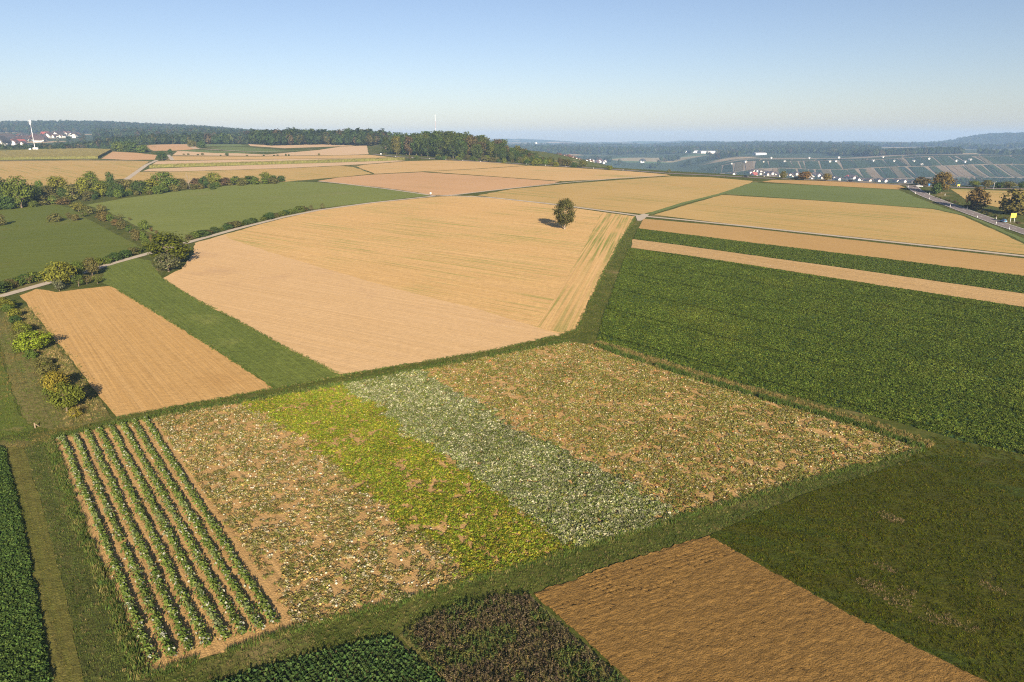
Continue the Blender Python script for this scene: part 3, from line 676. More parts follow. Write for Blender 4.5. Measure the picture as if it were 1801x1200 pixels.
# young crop in rows at the bottom
POLY = [(-11.2,53.5),(-13.7,52.7),(-17.5,51.3),(-21.6,49.6),(-25.4,47.8),(-28.3,45.8),(-27.9,44.9),(-3.3,44.9),(-5.6,47.6)]
(ax, ay), (bx, by) = [(-10.6,53.1),(-4.8,46.4)]; dv = np.array([bx - ax, by - ay]); dv /= np.linalg.norm(dv); nv = np.array([-dv[1], dv[0]])
pts = []
r = np.random.default_rng(24)
for a in np.arange(-45, 45, .5):
    s = np.arange(-30, 30, .19); s = s + r.uniform(-.06, .06, len(s)); o_ = a + r.normal(0, .045, len(s))
    pts.append(np.stack([ax + dv[0] * s + nv[0] * o_, ay + dv[1] * s + nv[1] * o_], 1))
pts = np.concatenate(pts); k = inside(POLY, pts[:, 0], pts[:, 1]); pts = pts[k]; n = len(pts)
cover('young_crop', 'rowplant', pts[:, 0], pts[:, 1], r.uniform(.95, 1.4, n), pick(r, n, [(.05, .085, .024), (.038, .066, .02)], [1, 1]), 'young green crop in fine rows at the bottom edge', 'crop', .04, .2, 1., 7)
# dry weeds
POLY = [(-10.4,53.5),(-8.8,55.4),(-5.7,57.6),(-0.0,59.6),(1.8,59.0),(5.6,53.5),(9.9,47.6),(11.6,44.9),(-3.3,44.9),(-5.4,47.6)]
x, y, r = scatter(POLY, 20, 25); n = len(x); pf = fbm(x, y, 2.5, 3)
t = np.where((pf > .56)[:, None], pick(r, n, [(.06, .09, .025), (.10, .10, .03), (.05, .07, .02)], [2, 2, 1]), pick(r, n, [(.10, .078, .050), (.085, .072, .036), (.13, .098, .045), (.055, .042, .028)], [3, 3, 1.5, 2]))
cover('dry_weeds', 'stalk', x, y, r.uniform(.35, .7, n), t, 'tall dry purplish brown weeds beside the ploughed field', 'weeds', .02, .12, 1., 8)

# grass along the lanes and in the meadow
def line_cover(name, pts, wid, dens, cols, wts, size, label, key='tuft', seed=1, zs=1.):
    r = np.random.default_rng(seed); P = np.array(pts); X = []; Y = []
    for a, b in zip(P[:-1], P[1:]):
        l = np.linalg.norm(b - a); k = int(l * dens); s = r.uniform(0, 1, k); d = (b - a) / l; o_ = r.normal(0, wid * .5, k)
        X.append(a[0] + (b - a)[0] * s - d[1] * o_); Y.append(a[1] + (b - a)[1] * s + d[0] * o_)
    X = np.concatenate(X); Y = np.concatenate(Y); k = fbm(X, Y, 4, seed) > .3; X, Y = X[k], Y[k]; n = len(X)
    return cover(name, key, X, Y, r.uniform(size[0], size[1], n), pick(r, n, cols, wts), label, 'grass', .02, .2, zs, seed)
GR = [(.07, .105, .022), (.10, .12, .03), (.05, .08, .018), (.16, .14, .05)]
line_cover('tall_grass', [(-70.5,96.2),(-63.9,101.2),(-56.8,105.4),(-44.7,111.4),(-31.5,118.4),(-19.9,125.2),(-4.7,134.1),(12.4,143.7)], .9, 26, GR, [3, 2, 3, 1], (.6, 1.2), 'tall grass fringe along the upper edge of the pumpkin field', seed=31)
line_cover('tall_grass', [(60.7,92.2),(54.0,89.5),(38.0,82.2),(24.1,75.8),(19.3,73.4),(6.4,66.9),(-6.0,60.9),(-16.6,56.1),(-21.5,53.9),(-28.0,50.5),(-31.4,48.7)], .6, 22, GR, [3, 2, 3, 1], (.5, 1.0), 'ragged grass fringe along the lower edge of the pumpkin field', seed=32)
line_cover('dry_grass', [(18.6,143.3),(24.8,135.8),(37.5,121.6),(49.1,110.2),(57.5,101.4),(62.9,93.5)], 1.5, 40, [(.24, .175, .07), (.18, .14, .05), (.11, .11, .03), (.07, .09, .02)], [3, 3, 2, 2], (.5, 1.0), 'dry yellow grass bank between the pumpkin field and the leafy crop', seed=33)
line_cover('green_fringe', [(18.3,141.0),(24.4,133.0),(36.9,119.2),(48.2,108.0),(56.5,99.5),(61.1,93.0)], .8, 26, GR, [3, 1, 4, 0.5], (.9, 1.7), 'green weeds along the far edge of the pumpkin field', seed=34)
line_cover('grass_edge', [(-70.3,95.3),(-54.4,75.4),(-41.5,59.9),(-31.9,48.3)], .6, 26, GR, [3, 2, 3, 2], (.6, 1.3), 'grass fringe along the left edge of the pumpkin field', seed=35)
line_cover('dry_grass', [(-128.2,172.1),(-110.7,152.5),(-91.0,129.7),(-76.5,112.2),(-69.1,102.3)], 3., 26, [(.28, .21, .09), (.20, .16, .06), (.12, .12, .03)], [3, 3, 3], (.4, 1.0), 'dry grass under the row of fruit trees', seed=36)
line_cover('border_weeds', [(-64.7,103.6),(-57.9,107.8),(-50.0,112.2),(-43.1,116.5),(-32.6,123.0),(-18.3,130.3),(-3.7,138.0),(10.8,148.2),(15.0,152.5)], .5, 12, GR, [3, 2, 3, 2], (.4, .9), 'weedy border along the near edge of the tan fields', seed=37)
line_cover('border_weeds', [(15.0,152.5),(26.6,203.3),(41.9,265.4),(58.7,330.4)], .5, 8, GR, [3, 2, 3, 2], (.4, .9), 'weedy border between the stubble and the grass strip', seed=38)
line_cover('border_weeds', [(-43.2,116.7),(-62.6,138.0),(-84.9,161.7),(-116.5,194.7)], .4, 8, GR, [3, 2, 3, 2], (.4, .9), 'weedy border right of the small tilled field', seed=39)
line_cover('border_weeds', [(-32.7,123.3),(-48.8,139.9),(-65.7,158.9),(-84.8,178.9),(-105.8,203.3)], .4, 8, GR, [3, 2, 3, 2], (.4, .9), 'weedy border left of the big tilled field', seed=40)
x, y, r = scatter([(-64.5,103.1),(-43.0,116.2),(-32.5,122.4),(-3.7,137.3),(14.9,151.6),(26.6,203.3),(58.4,328.6),(58.0,314.4),(42.9,251.4),(28.8,193.4),(21.6,161.7),(18.5,144.1),(12.5,144.1),(-19.9,125.5),(-44.9,112.0),(-64.0,101.4)], 5, 43); n = len(x)
pg = fbm(x, y, 2, 6)
cover('strip_grass', 'tuft', x, y, r.uniform(.4, .8, n), pick(r, n, [(.06, .085, .014), (.085, .10, .02), (.15, .125, .04)], [3, 3, 1]) * (.55 + .9 * pg)[:, None], 'rough grass on the strips round the big stubble field', 'grass', .02, .3, .6, 11)
x, y, r = scatter([(-120.2,144.1),(-121.6,154.7),(-128.2,171.0),(-122.7,168.3),(-100.7,143.3),(-80.7,121.3),(-64.7,102.7),(-68.0,100.5),(-70.4,96.0),(-72.3,92.6),(-76.2,93.0),(-81.0,92.6)], 5.5, 45); n = len(x); pg = fbm(x, y, 2.4, 6); pd = fbm(x, y, 5, 8)
t = np.where((pd > .55)[:, None], pick(r, n, [(.17, .13, .045), (.13, .11, .03)], [1, 1]), pick(r, n, [(.065, .10, .014), (.085, .11, .018), (.12, .115, .03)], [3, 3, 1.3]))
cover('pasture_grass', 'tuft', x, y, r.uniform(.35, .8, n), t * (.6 + .8 * pg)[:, None], 'patchy green and dry grass round the row of fruit trees', 'grass', .02, .3, .6, 12)
x, y, r = scatter([(-75.7,93.0),(-72.7,93.0),(-55.2,71.6),(-44.1,57.5),(-36.8,47.9),(-34.5,44.9),(-37.5,44.9),(-39.7,47.9),(-49.2,60.1),(-62.5,76.8)], 12, 46); n = len(x); pg = fbm(x, y, 1.6, 6)
cover('mown_grass', 'tuft', x, y, r.uniform(.2, .42, n), pick(r, n, [(.09, .10, .02), (.14, .12, .035), (.17, .135, .045)], [2, 2, 1]) * (.6 + .8 * pg)[:, None], 'short olive stubble grass on the mown strip beside the dark crop', 'grass', .02, .3, .6, 13)
MEAD = [(23.0,70.0),(30.2,74.8),(38.6,79.8),(52.3,86.3),(60.9,92.2),(64.8,96.6),(68.8,94.7),(74.4,90.4),(78.3,87.0),(46.0,45.5),(42.7,45.5),(40.8,47.9),(33.3,56.3),(25.5,66.8)]
x, y, r = scatter(MEAD, 11, 41); n = len(x); pf = fbm(x, y, 6, 3); pg = fbm(x, y, 1.6, 6)
k = pg > .33; x, y, pf, pg = x[k], y[k], pf[k], pg[k]; n = len(x)
t = pick(r, n, [(.045, .060, .004), (.060, .066, .005), (.08, .07, .012)], [3, 3, 1]) * (.5 + 1. * pg)[:, None]
worn = np.zeros(n)
for (cx, cy), (ra_, rb_) in zip([(37.9,60.1),(38.6,58.5),(40.1,57.1),(40.7,59.7),(43.2,55.3),(46.4,73.9),(49.7,60.5),(40.6,63.9)], ((2.0, .9), (1.6, .8), (2.0, .9), (1., .6), (1.2, .8), (1.3, .7), (1., .5), (1., .5))):
    du = (x - cx) * .62 - (y - cy) * .78; dv = (x - cx) * .78 + (y - cy) * .62
    worn = np.maximum(worn, np.exp(-(du / ra_) ** 2 - (dv / rb_) ** 2))
kw = worn * (.5 + pg) > .20
t = np.where(kw[:, None], pick(r, n, [(.17, .125, .065), (.13, .10, .045)], [1, 1]), t)
cover('meadow_grass', 'tuft', x, y, r.uniform(.4, .85, n), t, 'short uneven grass of the dark green meadow', 'grass', .02, .3, .6, 9)
LANE = [(-70.3,96.0),(-53.8,75.4),(-41.0,60.1),(-31.5,48.6),(-21.4,53.7),(-5.9,60.7),(19.3,73.1),(38.0,82.1),(58.3,91.3),(56.5,88.2),(38.7,80.1),(23.1,70.4),(9.2,63.6),(2.1,59.8),(-5.7,58.0),(-11.3,53.8),(-17.6,51.4),(-25.4,47.9),(-29.6,45.5),(-34.3,45.5),(-36.8,47.9),(-44.1,57.5),(-55.2,71.6),(-72.3,92.6)]
x, y, r = scatter(LANE, 13, 42); n = len(x); pg = fbm(x, y, 2, 6)
t = pick(r, n, [(.06, .085, .018), (.085, .105, .026), (.15, .125, .05)], [3, 3, 1.2]) * (.5 + 1. * pg)[:, None]
cover('lane_grass', 'tuft', x, y, r.uniform(.35, .75, n), t, 'rough grass on the lanes round the pumpkin field', 'grass', .02, .3, .6, 10)

# ---------------------------------------------------------------- trees
def limb(v, f, pts, rad, seg=6):
    base = len(v); P = [np.array(p, float) for p in pts]
    for i, (p, q) in enumerate(zip(P, rad)):
        d = P[min(i + 1, len(P) - 1)] - P[max(i - 1, 0)]; d /= np.linalg.norm(d) + 1e-9
        a = np.cross(d, [.31, .77, .12]); a /= np.linalg.norm(a) + 1e-9; b = np.cross(d, a)
        for k in range(seg):
            t = 2 * math.pi * k / seg; v.append(tuple(p + (a * math.cos(t) + b * math.sin(t)) * q))
        if i:
            for k in range(seg):
                o = base + (i - 1) * seg; f.append((o + k, o + (k + 1) % seg, o + seg + (k + 1) % seg, o + seg + k))
    f.append(tuple(base + (len(P) - 1) * seg + k for k in range(seg)))

def tree_mesh(seed, kind):
    """unit tree: height 1, crown width 1; returns trunk mesh and crown mesh"""
    r = np.random.default_rng(seed)
    cfg = dict(round=(.20, .60, .40, 70, 34, .085, .050), lone=(.20, .59, .41, 125, 34, .066, .036), bush=(.06, .50, .50, 45, 26, .11, .085),
               tall=(.22, .58, .43, 48, 26, .10, .070), open=(.22, .60, .40, 42, 18, .075, .055), dead=(.30, .62, .38, 0, 0, 0, 0))[kind]
    th, zc, rz, nc, nl, cr, ls = cfg
    ph = r.uniform(0, 6.28, 4)
    def rad(az, zz):
        k = 1 + .13 * math.sin(2 * az + ph[0]) + .10 * math.sin(3 * az + ph[1]) + .07 * math.sin(5 * az + ph[2] + 4 * zz)
        if kind == 'lone': k *= 1.0 - .30 * max(0, zz) + .12 * max(0, -zz)
        if kind in ('round', 'bush'): k *= 1 + .08 * (zz < .3)
        return .5 * k
    cs = []
    for i in range(max(nc, 14)):
        az = r.uniform(0, 6.283); zz = r.uniform(-1, 1) if kind != 'bush' else r.uniform(-.95, 1); q = r.uniform(.25, 1) ** .45
        h = math.sqrt(max(0, 1 - zz * zz)) * .9 + .06
        k = rad(az, zz) * q * h * .86
        cs.append((k * math.cos(az), k * math.sin(az), zc + zz * rz * (.9 if q > .6 else .8) + r.normal(0, .015)))
    cs = np.array(cs)
    v = []; f = []
    w0 = .030 if kind != 'bush' else .022
    bend = r.normal(0, .02, 2)
    top = np.array([bend[0] * 2, bend[1] * 2, zc + .1])
    limb(v, f, [(0, 0, -.03), (bend[0] * .4, bend[1] * .4, th * .5), (bend[0], bend[1], th), tuple((np.array([bend[0], bend[1], th]) + top) / 2), tuple(top)], [w0 * 1.3, w0, w0 * .85, w0 * .6, w0 * .2])
    for i in range(14 if kind == 'dead' else 8):
        c = cs[i]; s = np.array([bend[0], bend[1], th * r.uniform(.85, 1.4)])
        m = s * .5 + c * .5 + np.array([0, 0, -.03]) + r.normal(0, .02, 3)
        limb(v, f, [s, m, c], [w0 * .5, w0 * .33, w0 * .08], 5)
        if kind == 'dead':
            for j in range(3):
                e = m * .4 + c * .6; e2 = e + r.normal(0, .09, 3) + np.array([0, 0, .06]); limb(v, f, [e, e2], [w0 * .18, w0 * .04], 4)
    tm = mesh('trunk', v, f, BARK_PALE if kind in ('dead', 'lone') else BARK, True)
    if kind == 'dead': return tm, None
    cen = []; nrm = []; sz = []
    for c in cs:
        n = int(nl * r.uniform(.6, 1.4)); p = c + np.clip(r.normal(0, 1, (n, 3)), -1.7, 1.7) * cr * np.array([1, 1, .75]) * r.uniform(.7, 1.25)
        o = p - np.array([0, 0, zc - .12]); o /= np.linalg.norm(o, axis=1)[:, None] + 1e-9
        cl = p - c; cl /= np.linalg.norm(cl, axis=1)[:, None] + 1e-9
        cen.append(p); nrm.append(o * .5 + cl * .7 + np.array([0, 0, .25]) + r.normal(0, .35, (n, 3))); sz.append(ls * r.uniform(.65, 1.35, n))
    cen = np.concatenate(cen); cen[:, 2] = np.clip(cen[:, 2], .03, 1.02)
    v, f = quads(cen, np.concatenate(nrm), np.concatenate(sz), r, 1.3)
    return tm, mesh('crown', v, f, LEAF_O)

TM = {k: [tree_mesh(200 + 10 * i + j, k) for j in range(n)] for i, (k, n) in enumerate((('round', 4), ('lone', 1), ('bush', 6), ('tall', 6), ('open', 4), ('dead', 1)))}
tcount = 0
TS = dict(tree=1, shrub=1)
def tree(kind, col, x, y, h, w, label, group=None, name='tree', cat='tree', z=0., var=None, jitter=.0):
    global tcount; tcount += 1
    r = random.Random(tcount * 7 + 3); k = TM[kind]; tm, cm = k[var if var is not None else r.randrange(len(k))]
    e = empty(name, (x, y, Tz(x, y) + z), r.uniform(0, 6.283), (w * r.uniform(1 - jitter, 1 + jitter), w * r.uniform(1 - jitter, 1 + jitter), h))
    obj('trunk', tm, e)
    if cm:
        c = obj('crown', cm, e); q = r.uniform(.9, 1.1); c.color = (col[0] * q, col[1] * q, col[2] * q, 1)
    return tag(e, label, cat, group)

GRN = (.085, .115, .022); DKG = (.052, .082, .022); YGR = (.125, .138, .022); OLV = (.115, .11, .035); BRN = (.092, .085, .030); ORG = (.125, .095, .034)
RUS = (.095, .07, .035); YEL = (.19, .17, .025); GRY = (.10, .105, .06)

tree('lone', (.074, .070, .022), 22.7,296.0,12.80,11.11, 'lone olive brown tree with pale trunk in the stubble field', var=0)
tree('round', (.062, .080, .010), -112.9,223.6,10.37,14.07, 'big broad dense green tree beside the concrete track', var=0)
tree('open', (.085, .09, .042), -108.6,213.4,5.85,9.22, 'small grey green tree with leaning pale trunk in front of the big green tree', var=1)
tree('round', YGR, -130.2,193.4,7.27,9.05, 'large yellow green tree beside the track above the small tilled field', var=1)
tree('round', GRN, -131.5,204.1,5.10,4.76, 'green tree standing just behind the large yellow green tree')
tree('round', OLV, -129.6,207.9,5.53,5.19, 'darker upright tree right of the large yellow green tree')
GO = 'little fruit trees on the green tip of the tilled field'
tree('open', GRY, -127.6,188.7,3.16,3.79, 'little grey fruit tree in front of the large yellow green tree', GO)
tree('open', GRN, -125.5,194.1,3.57,3.57, 'little green fruit tree, second from the left on the green tip', GO)
tree('open', OLV, -124.7,196.8,2.79,3.61, 'little olive fruit tree, third from the left on the green tip', GO)
tree('open', GRN, -121.9,197.5,2.64,3.30, 'little green fruit tree at the right end of the green tip', GO)
CN = {GRN: 'green', DKG: 'dark green', YGR: 'yellow green', OLV: 'olive', BRN: 'brownish', ORG: 'orange', RUS: 'russet', YEL: 'yellow', GRY: 'grey'}
def hedge(pts, n, hr, wr, cols, label, group, seed, spread=1.5, name='shrub'):
    r = np.random.default_rng(seed); P = np.array(densify(pts, 1., False))
    for i in range(n):
        p = P[int((i + r.uniform(.1, .9)) / n * (len(P) - 1))] + r.normal(0, spread, 2); h = r.uniform(*hr)
        c = cols[r.integers(len(cols))]
        tree('bush', c, p[0], p[1], h, h * r.uniform(*wr), label.replace('low ', CN[c] + ' ', 1) if 'low ' in label else CN[c] + ' ' + label, group, name, name)
# fruit trees along the left edge
GF = 'fruit trees in a row along the small tilled field'
for kind, col, p, lab in (
    ('round', YGR, (-132.0,172.6,2.47,3.05), 'small yellow green fruit tree nearest the concrete track in the left row'),
    ('round', GRN, (-126.5,166.2,2.39,3.09), 'small green fruit tree, second from the track in the left row'),
    ('bush', OLV, (-121.9,161.7,1.78,2.33), 'thin small fruit tree, third from the track in the left row'),
    ('bush', DKG, (-118.1,157.0,2.00,2.53), 'small dark green fruit tree, fourth from the track in the left row'),
    ('round', YGR, (-111.6,149.5,2.93,3.70), 'yellow green fruit tree right above the broad bright one in the left row'),
    ('round', (.17, .20, .02), (-100.4,136.9,4.35,6.82), 'broad bright yellow green fruit tree in the middle of the left row'),
    ('bush', OLV, (-92.5,128.0,1.77,2.99), 'thin olive fruit tree just below the broad bright one'),
    ('bush', OLV, (-89.3,124.0,1.83,3.44), 'low spreading olive fruit tree between the two big trees of the left row'),
    ('round', YEL, (-80.9,113.8,4.18,4.58), 'yellow topped fruit tree joined to the dark green one near the lane'),
    ('round', (.105, .12, .02), (-74.5,106.3,5.07,5.25), 'big dark green fruit tree with long shadow near the lane'),
    ('open', YEL, (-71.3,103.4,2.01,2.20), 'small yellow fruit tree with pale trunk next to the lane')):
    tree(kind, col, *p, lab, GF)
hedge([(-132.0,172.1),(-122.5,161.7),(-110.5,148.2),(-99.4,135.8),(-89.0,123.3),(-79.6,112.2),(-72.8,104.5)], 16, (1.2, 2.6), (1.1, 1.7), [YGR, GRN, OLV, GRN], 'low shrub filling the row of fruit trees at the left', 'shrubs in the row of fruit trees', 59, .8)
# orchard strip between the green fields
GOR = 'old fruit trees on the strip between the green fields'
for kind, col, p, lab in (
    ('bush', OLV, (-210.6,317.9,3.62,6.46), 'broad olive fruit tree standing left on the orchard strip'),
    ('open', BRN, (-208.7,324.9,3.17,3.17), 'small brownish fruit tree beside the broad olive one'),
    ('bush', OLV, (-203.5,321.4,2.87,4.18), 'low olive fruit tree, third from the left on the orchard strip'),
    ('open', GRN, (-206.6,332.3,3.24,4.32), 'green fruit tree in the upper middle of the orchard strip'),
    ('round', (.15, .15, .03), (-220.8,352.2,4.56,6.85), 'yellowish green fruit tree at the upper end of the orchard strip'),
    ('bush', OLV, (-209.6,342.0,3.88,4.71), 'dark olive fruit tree right of the yellowish one on the orchard strip'),
    ('bush', OLV, (-209.2,352.2,3.42,4.56), 'round olive fruit tree at the upper right of the orchard strip'),
    ('bush', ORG, (-189.5,319.6,4.42,5.72), 'large orange brown fruit tree on the orchard strip'),
    ('bush', GRN, (-185.4,317.9,3.36,3.10), 'small green fruit tree touching the large orange brown one'),
    ('open', OLV, (-185.5,326.7,2.39,3.18), 'small lone olive fruit tree at the right side of the orchard strip'),
    ('open', OLV, (-178.3,321.4,1.57,1.83), 'tiny sapling beside the green field on the orchard strip'),
    ('bush', ORG, (-176.6,306.2,2.74,3.24), 'orange fruit tree at the left of a trio on the orchard strip'),
    ('bush', BRN, (-168.7,296.8,4.12,4.36), 'brown fruit tree in the middle of a trio on the orchard strip'),
    ('open', GRN, (-160.6,287.9,3.06,4.00), 'green fruit tree with a pale trunk at the end of a trio'),
    ('bush', GRN, (-158.1,295.3,3.85,4.34), 'green fruit tree standing alone on the right of the orchard strip'),
    ('open', ORG, (-152.2,289.4,1.89,2.13), 'small orange fruit tree right of the lone green one'),
    ('open', ORG, (-146.4,282.3,1.85,2.08), 'last small orange fruit tree towards the big green tree'),
    ('bush', BRN, (-147.9,269.1,4.41,3.53), 'brown fruit tree at the lower end of the orchard strip'),
    ('bush', GRN, (-146.3,270.4,3.32,3.10), 'green fruit tree at the lower end of the orchard strip'),
    ('tall', GRN, (-136.0,253.6,4.17,2.71), 'narrow green tree just left of the big green tree'),
    ('open', ORG, (-139.0,263.0,3.24,1.94), 'thin orange tree behind the narrow green tree'),
    ('bush', OLV, (-227.5,306.2,4.99,3.99), 'dark olive tree at the left edge of the green field')):
    tree(kind, col, *p, lab, GOR)
# hedgerow belt behind the green fields
GH = 'trees in the hedgerow belt'
SH = 'tree in the hedgerow belt between the green fields and the tan slope'
for kind, col, p, lab in (
    ('round', DKG, (-272.4,369.9,14.95,11.96), 'tall dark tree at the left end of the hedgerow belt'),
    ('round', GRN, (-258.7,365.3,15.95,13.59), 'tallest broad tree at the left of the hedgerow belt'),
    ('round', GRN, (-264.1,365.3,10.64,10.64), None), ('round', DKG, (-258.9,374.6,10.90,10.90), None),
    ('tall', GRN, (-282.1,416.6,9.39,4.70), 'narrow small tree poking up left in the hedgerow belt'),
    ('round', YGR, (-269.0,413.7,11.99,12.66), 'yellow green dome shaped tree in the hedgerow belt'),
    ('bush', BRN, (-260.4,389.4,8.80,9.42), None), ('round', DKG, (-256.7,397.2,7.04,8.33), None), ('bush', OLV, (-252.1,399.8,8.38,9.02), None), ('bush', OLV, (-252.1,381.8,4.32,7.40), None),
    ('bush', ORG, (-245.3,379.4,3.06,6.74), 'orange tinged bush at the foot of the hedgerow belt'),
    ('round', GRN, (-261.7,434.9,12.93,9.79), 'high green tree with two tops in the hedgerow belt'),
    ('bush', YGR, (-258.0,419.6,10.80,8.10), None), ('tall', DKG, (-269.3,468.9,10.15,5.26), 'slim dark tree sticking out of the hedgerow belt'),
    ('bush', YGR, (-246.7,416.6,7.38,8.72), None), ('round', GRN, (-248.0,422.5,8.84,9.52), None), ('round', DKG, (-241.1,422.5,7.82,9.52), None), ('bush', BRN, (-243.3,434.9,7.69,9.79), None),
    ('bush', OLV, (-237.0,431.7,8.33,8.33), None), ('round', DKG, (-228.7,428.6,8.27,11.03), None), ('bush', RUS, (-250.3,454.7,5.84,8.76), None), ('round', GRN, (-223.7,447.9,11.87,13.67), 'big round green tree in the middle of the hedgerow belt'),
    ('bush', YGR, (-227.7,441.3,7.80,9.22), None), ('bush', GRN, (-220.7,454.7,7.30,9.49), None), ('bush', BRN, (-217.4,458.1,6.62,7.35), None),
    ('dead', GRY, (-213.4,461.7,11.85,7.41), 'bare pale dead tree in the hedgerow belt'),
    ('bush', RUS, (-212.1,468.9,6.02,7.52), None), ('round', DKG, (-204.8,465.3,7.46,6.72), None),
    ('round', YGR, (-202.9,476.3,9.16,9.93), 'yellow green round tree right of the dead tree'),
    ('bush', RUS, (-198.6,484.0,5.04,8.53), None), ('bush', GRN, (-192.2,487.9,5.47,9.38), None), ('bush', GRN, (-185.6,496.0,5.16,11.91), None),
    ('round', YGR, (-177.2,504.3,7.26,8.07), 'yellow green tree near the right end of the hedgerow belt'),
    ('bush', DKG, (-168.2,510.7,4.09,6.54), 'dark round bush at the right end of the hedgerow belt')):
    tree(kind, col, *p, lab or (dict(((GRN, 'green'), (DKG, 'dark green'), (YGR, 'yellow green'), (OLV, 'olive'), (BRN, 'brownish'), (RUS, 'russet')))[col] + (' bushy ' if kind == 'bush' else ' round ') + SH), GH)

MIXC = [GRN, DKG, OLV, BRN, YGR, GRN]
hedge([(-276.1,365.3),(-258.2,374.6),(-250.5,386.8),(-245.5,405.3),(-226.1,425.6),(-205.5,458.1),(-165.4,508.5)], 60, (2.5, 5), (1.0, 1.6), MIXC, 'low shrub filling the hedgerow belt behind the green fields', 'shrubs of the hedgerow belt', 51, 3.5)
hedge([(-269.7,356.5),(-258.1,365.3)], 6, (5, 8), (1., 1.4), [GRN, DKG], 'tall hedge shrub at the left end of the hedgerow belt', 'tall shrubs at the left end of the belt', 58, 3)
hedge([(-144.6,185.5),(-142.6,200.4),(-142.0,204.8)], 14, (1.6, 3), (1.3, 1.9), [GRN, DKG, DKG, BRN], 'low dark shrub along the track at the left edge', 'shrubs along the track at the left edge', 52, .7)
hedge([(-135.9,221.9),(-134.5,237.7),(-135.2,253.6)], 16, (1.2, 2.6), (1.3, 2.), [GRN, YGR, DKG, BRN], 'low shrub along the track left of the big green tree', 'shrubs along the track left of the big green tree', 53, .5)
hedge([(-127.3,269.1),(-123.0,296.8),(-117.6,316.1),(-112.1,340.0),(-104.8,358.7)], 34, (1.2, 2.8), (1.4, 2.2), [GRN, DKG, DKG, BRN], 'low shrub between the green field and the concrete track', 'shrubs between the green field and the track', 54, .5)
for kind, col, p, lab in (('round', DKG, (-113.2,323.1,3.41,3.94), 'round dark green bush by the track halfway up the green field'),
    ('bush', GRN, (-107.3,350.1,2.84,5.11), 'green bush near the upper end of the track hedge'),
    ('open', BRN, (-102.7,354.3,2.87,2.58), 'thin brownish tree near the upper end of the track hedge'),
    ('open', OLV, (-98.3,359.8,3.20,3.20), 'thin olive tree at the upper end of the track hedge'),
    ('bush', OLV, (-145.5,198.9,1.33,2.32), 'olive bush by the track at the left edge')):
    tree(kind, col, *p, lab)
# roadside trees on the right
for kind, col, p, lab in (
    ('round', (.14, .105, .03), (267.7,434.9,12.58,13.28), 'autumn brown tree beside the main road near the crest'),
    ('bush', DKG, (263.1,431.7,6.59,6.25), 'dark green bush under the autumn brown roadside tree'),
    ('bush', RUS, (283.6,484.5,5.44,10.09), 'wide russet bush at the road junction'),
    ('bush', (.10, .072, .022), (243.4,363.1,10.57,9.99), 'dark russet tree in the middle of the three roadside trees'),
    ('bush', (.11, .092, .026), (246.5,340.0,11.86,13.79), 'big olive tree behind the yellow road sign'),
    ('round', YGR, (313.3,473.2,4.17,7.59), 'yellow green tree on the crest road behind the russet tree'),
    ('round', OLV, (318.9,469.3,4.89,8.28), 'olive tree on the crest road right of the yellow green one'),
    ('bush', DKG, (324.8,465.6,3.73,6.72), 'low dark tree on the crest road behind the tan field'),
    ('round', OLV, (329.2,463.8,4.46,10.42), 'broad olive tree on the crest road behind the big olive tree'),
    ('round', DKG, (337.4,462.1,4.45,7.41), 'dark tree on the crest road at the right edge of the picture'),
    ('round', (.12, .11, .035), (204.4,528.7,5.92,5.92), 'small olive tree above the plateau edge in front of the white village'),
    ('round', (.15, .095, .035), (218.0,522.0,6.26,10.02), 'broad autumn red tree above the plateau edge next to the green truck'),
    ('round', (.14, .12, .03), (231.7,515.5,5.36,6.60), 'yellowish brown tree above the plateau edge right of the autumn red one'),
    ('round', OLV, (64.7,643.5,7.17,7.68), 'dark round tree at the right foot of the wooded hill'),
    ('bush', YGR, (86.0,620.5,3.46,5.43), 'low yellow green bush on the crest road'),
    ('open', OLV, (130.2,581.9,3.71,3.25), 'tiny lone tree on the crest road right of the wooded hill'),
    ('bush', DKG, (57.5,650.4,4.14,6.21), 'low dark bush at the right foot of the wooded hill'),
    ('round', DKG, (-369.3,745.2,9.46,10.64), 'round dark tree by the farm track bend'),
    ('round', DKG, (-412.3,854.0,6.08,6.08), 'small dark tree behind the farm track bend'),
    ('open', BRN, (-107.7,745.2,5.32,3.55), 'small brownish tree standing at the road before the wood'),
    ('open', OLV, (-148.6,819.8,3.89,3.89), 'tiny tree beside the crest road at the left end of the wood')):
    tree(kind, col, *p, lab)
hedge([(253.5,416.6),(247.0,386.8),(235.0,340.0),(228.9,307.8)], 16, (.7, 1.4), (1.6, 2.6), [BRN, OLV, RUS], 'low shrub in the ditch beside the main road', 'ditch shrubs beside the main road', 55, .4)
for i, p in enumerate([(-390.8,842.3,1.47,2.67), (-385.4,842.3,1.73,2.67), (-371.4,836.5,1.32,2.65), (-366.0,836.5,2.38,3.31), (-340.0,825.3,1.05,1.96), (-332.7,825.3,3.27,3.92), (-307.4,819.8,1.30,2.60), (-287.7,819.8,1.30,2.60), (-275.8,819.8,1.17,2.60), (-273.6,825.3,1.44,2.61), (-263.7,825.3,2.22,1.96), (-260.4,825.3,1.70,1.96), (-225.2,825.3,2.61,2.61)]):
    tree('bush', DKG if i % 3 else OLV, *p, 'tiny dark tree in the row along the far field edge' if i != 5 else 'biggest of the tiny trees along the far field edge', 'tiny trees along the far field edge')
hedge([(-502.4,1104.1),(-462.8,1038.3),(-448.1,1019.6)], 6, (6, 9), (1., 1.5), [DKG, OLV], 'bush in the clump beside the winding lane', 'bush clump beside the winding lane', 56, 4)
hedge([(-537.4,954.0),(-512.5,932.0),(-486.6,911.1),(-463.9,891.2)], 12, (8, 13), (1., 1.3), [DKG, DKG, GRN], 'tree in the clump behind the maize block', 'tree clump behind the maize block', 57, 5, 'tree')

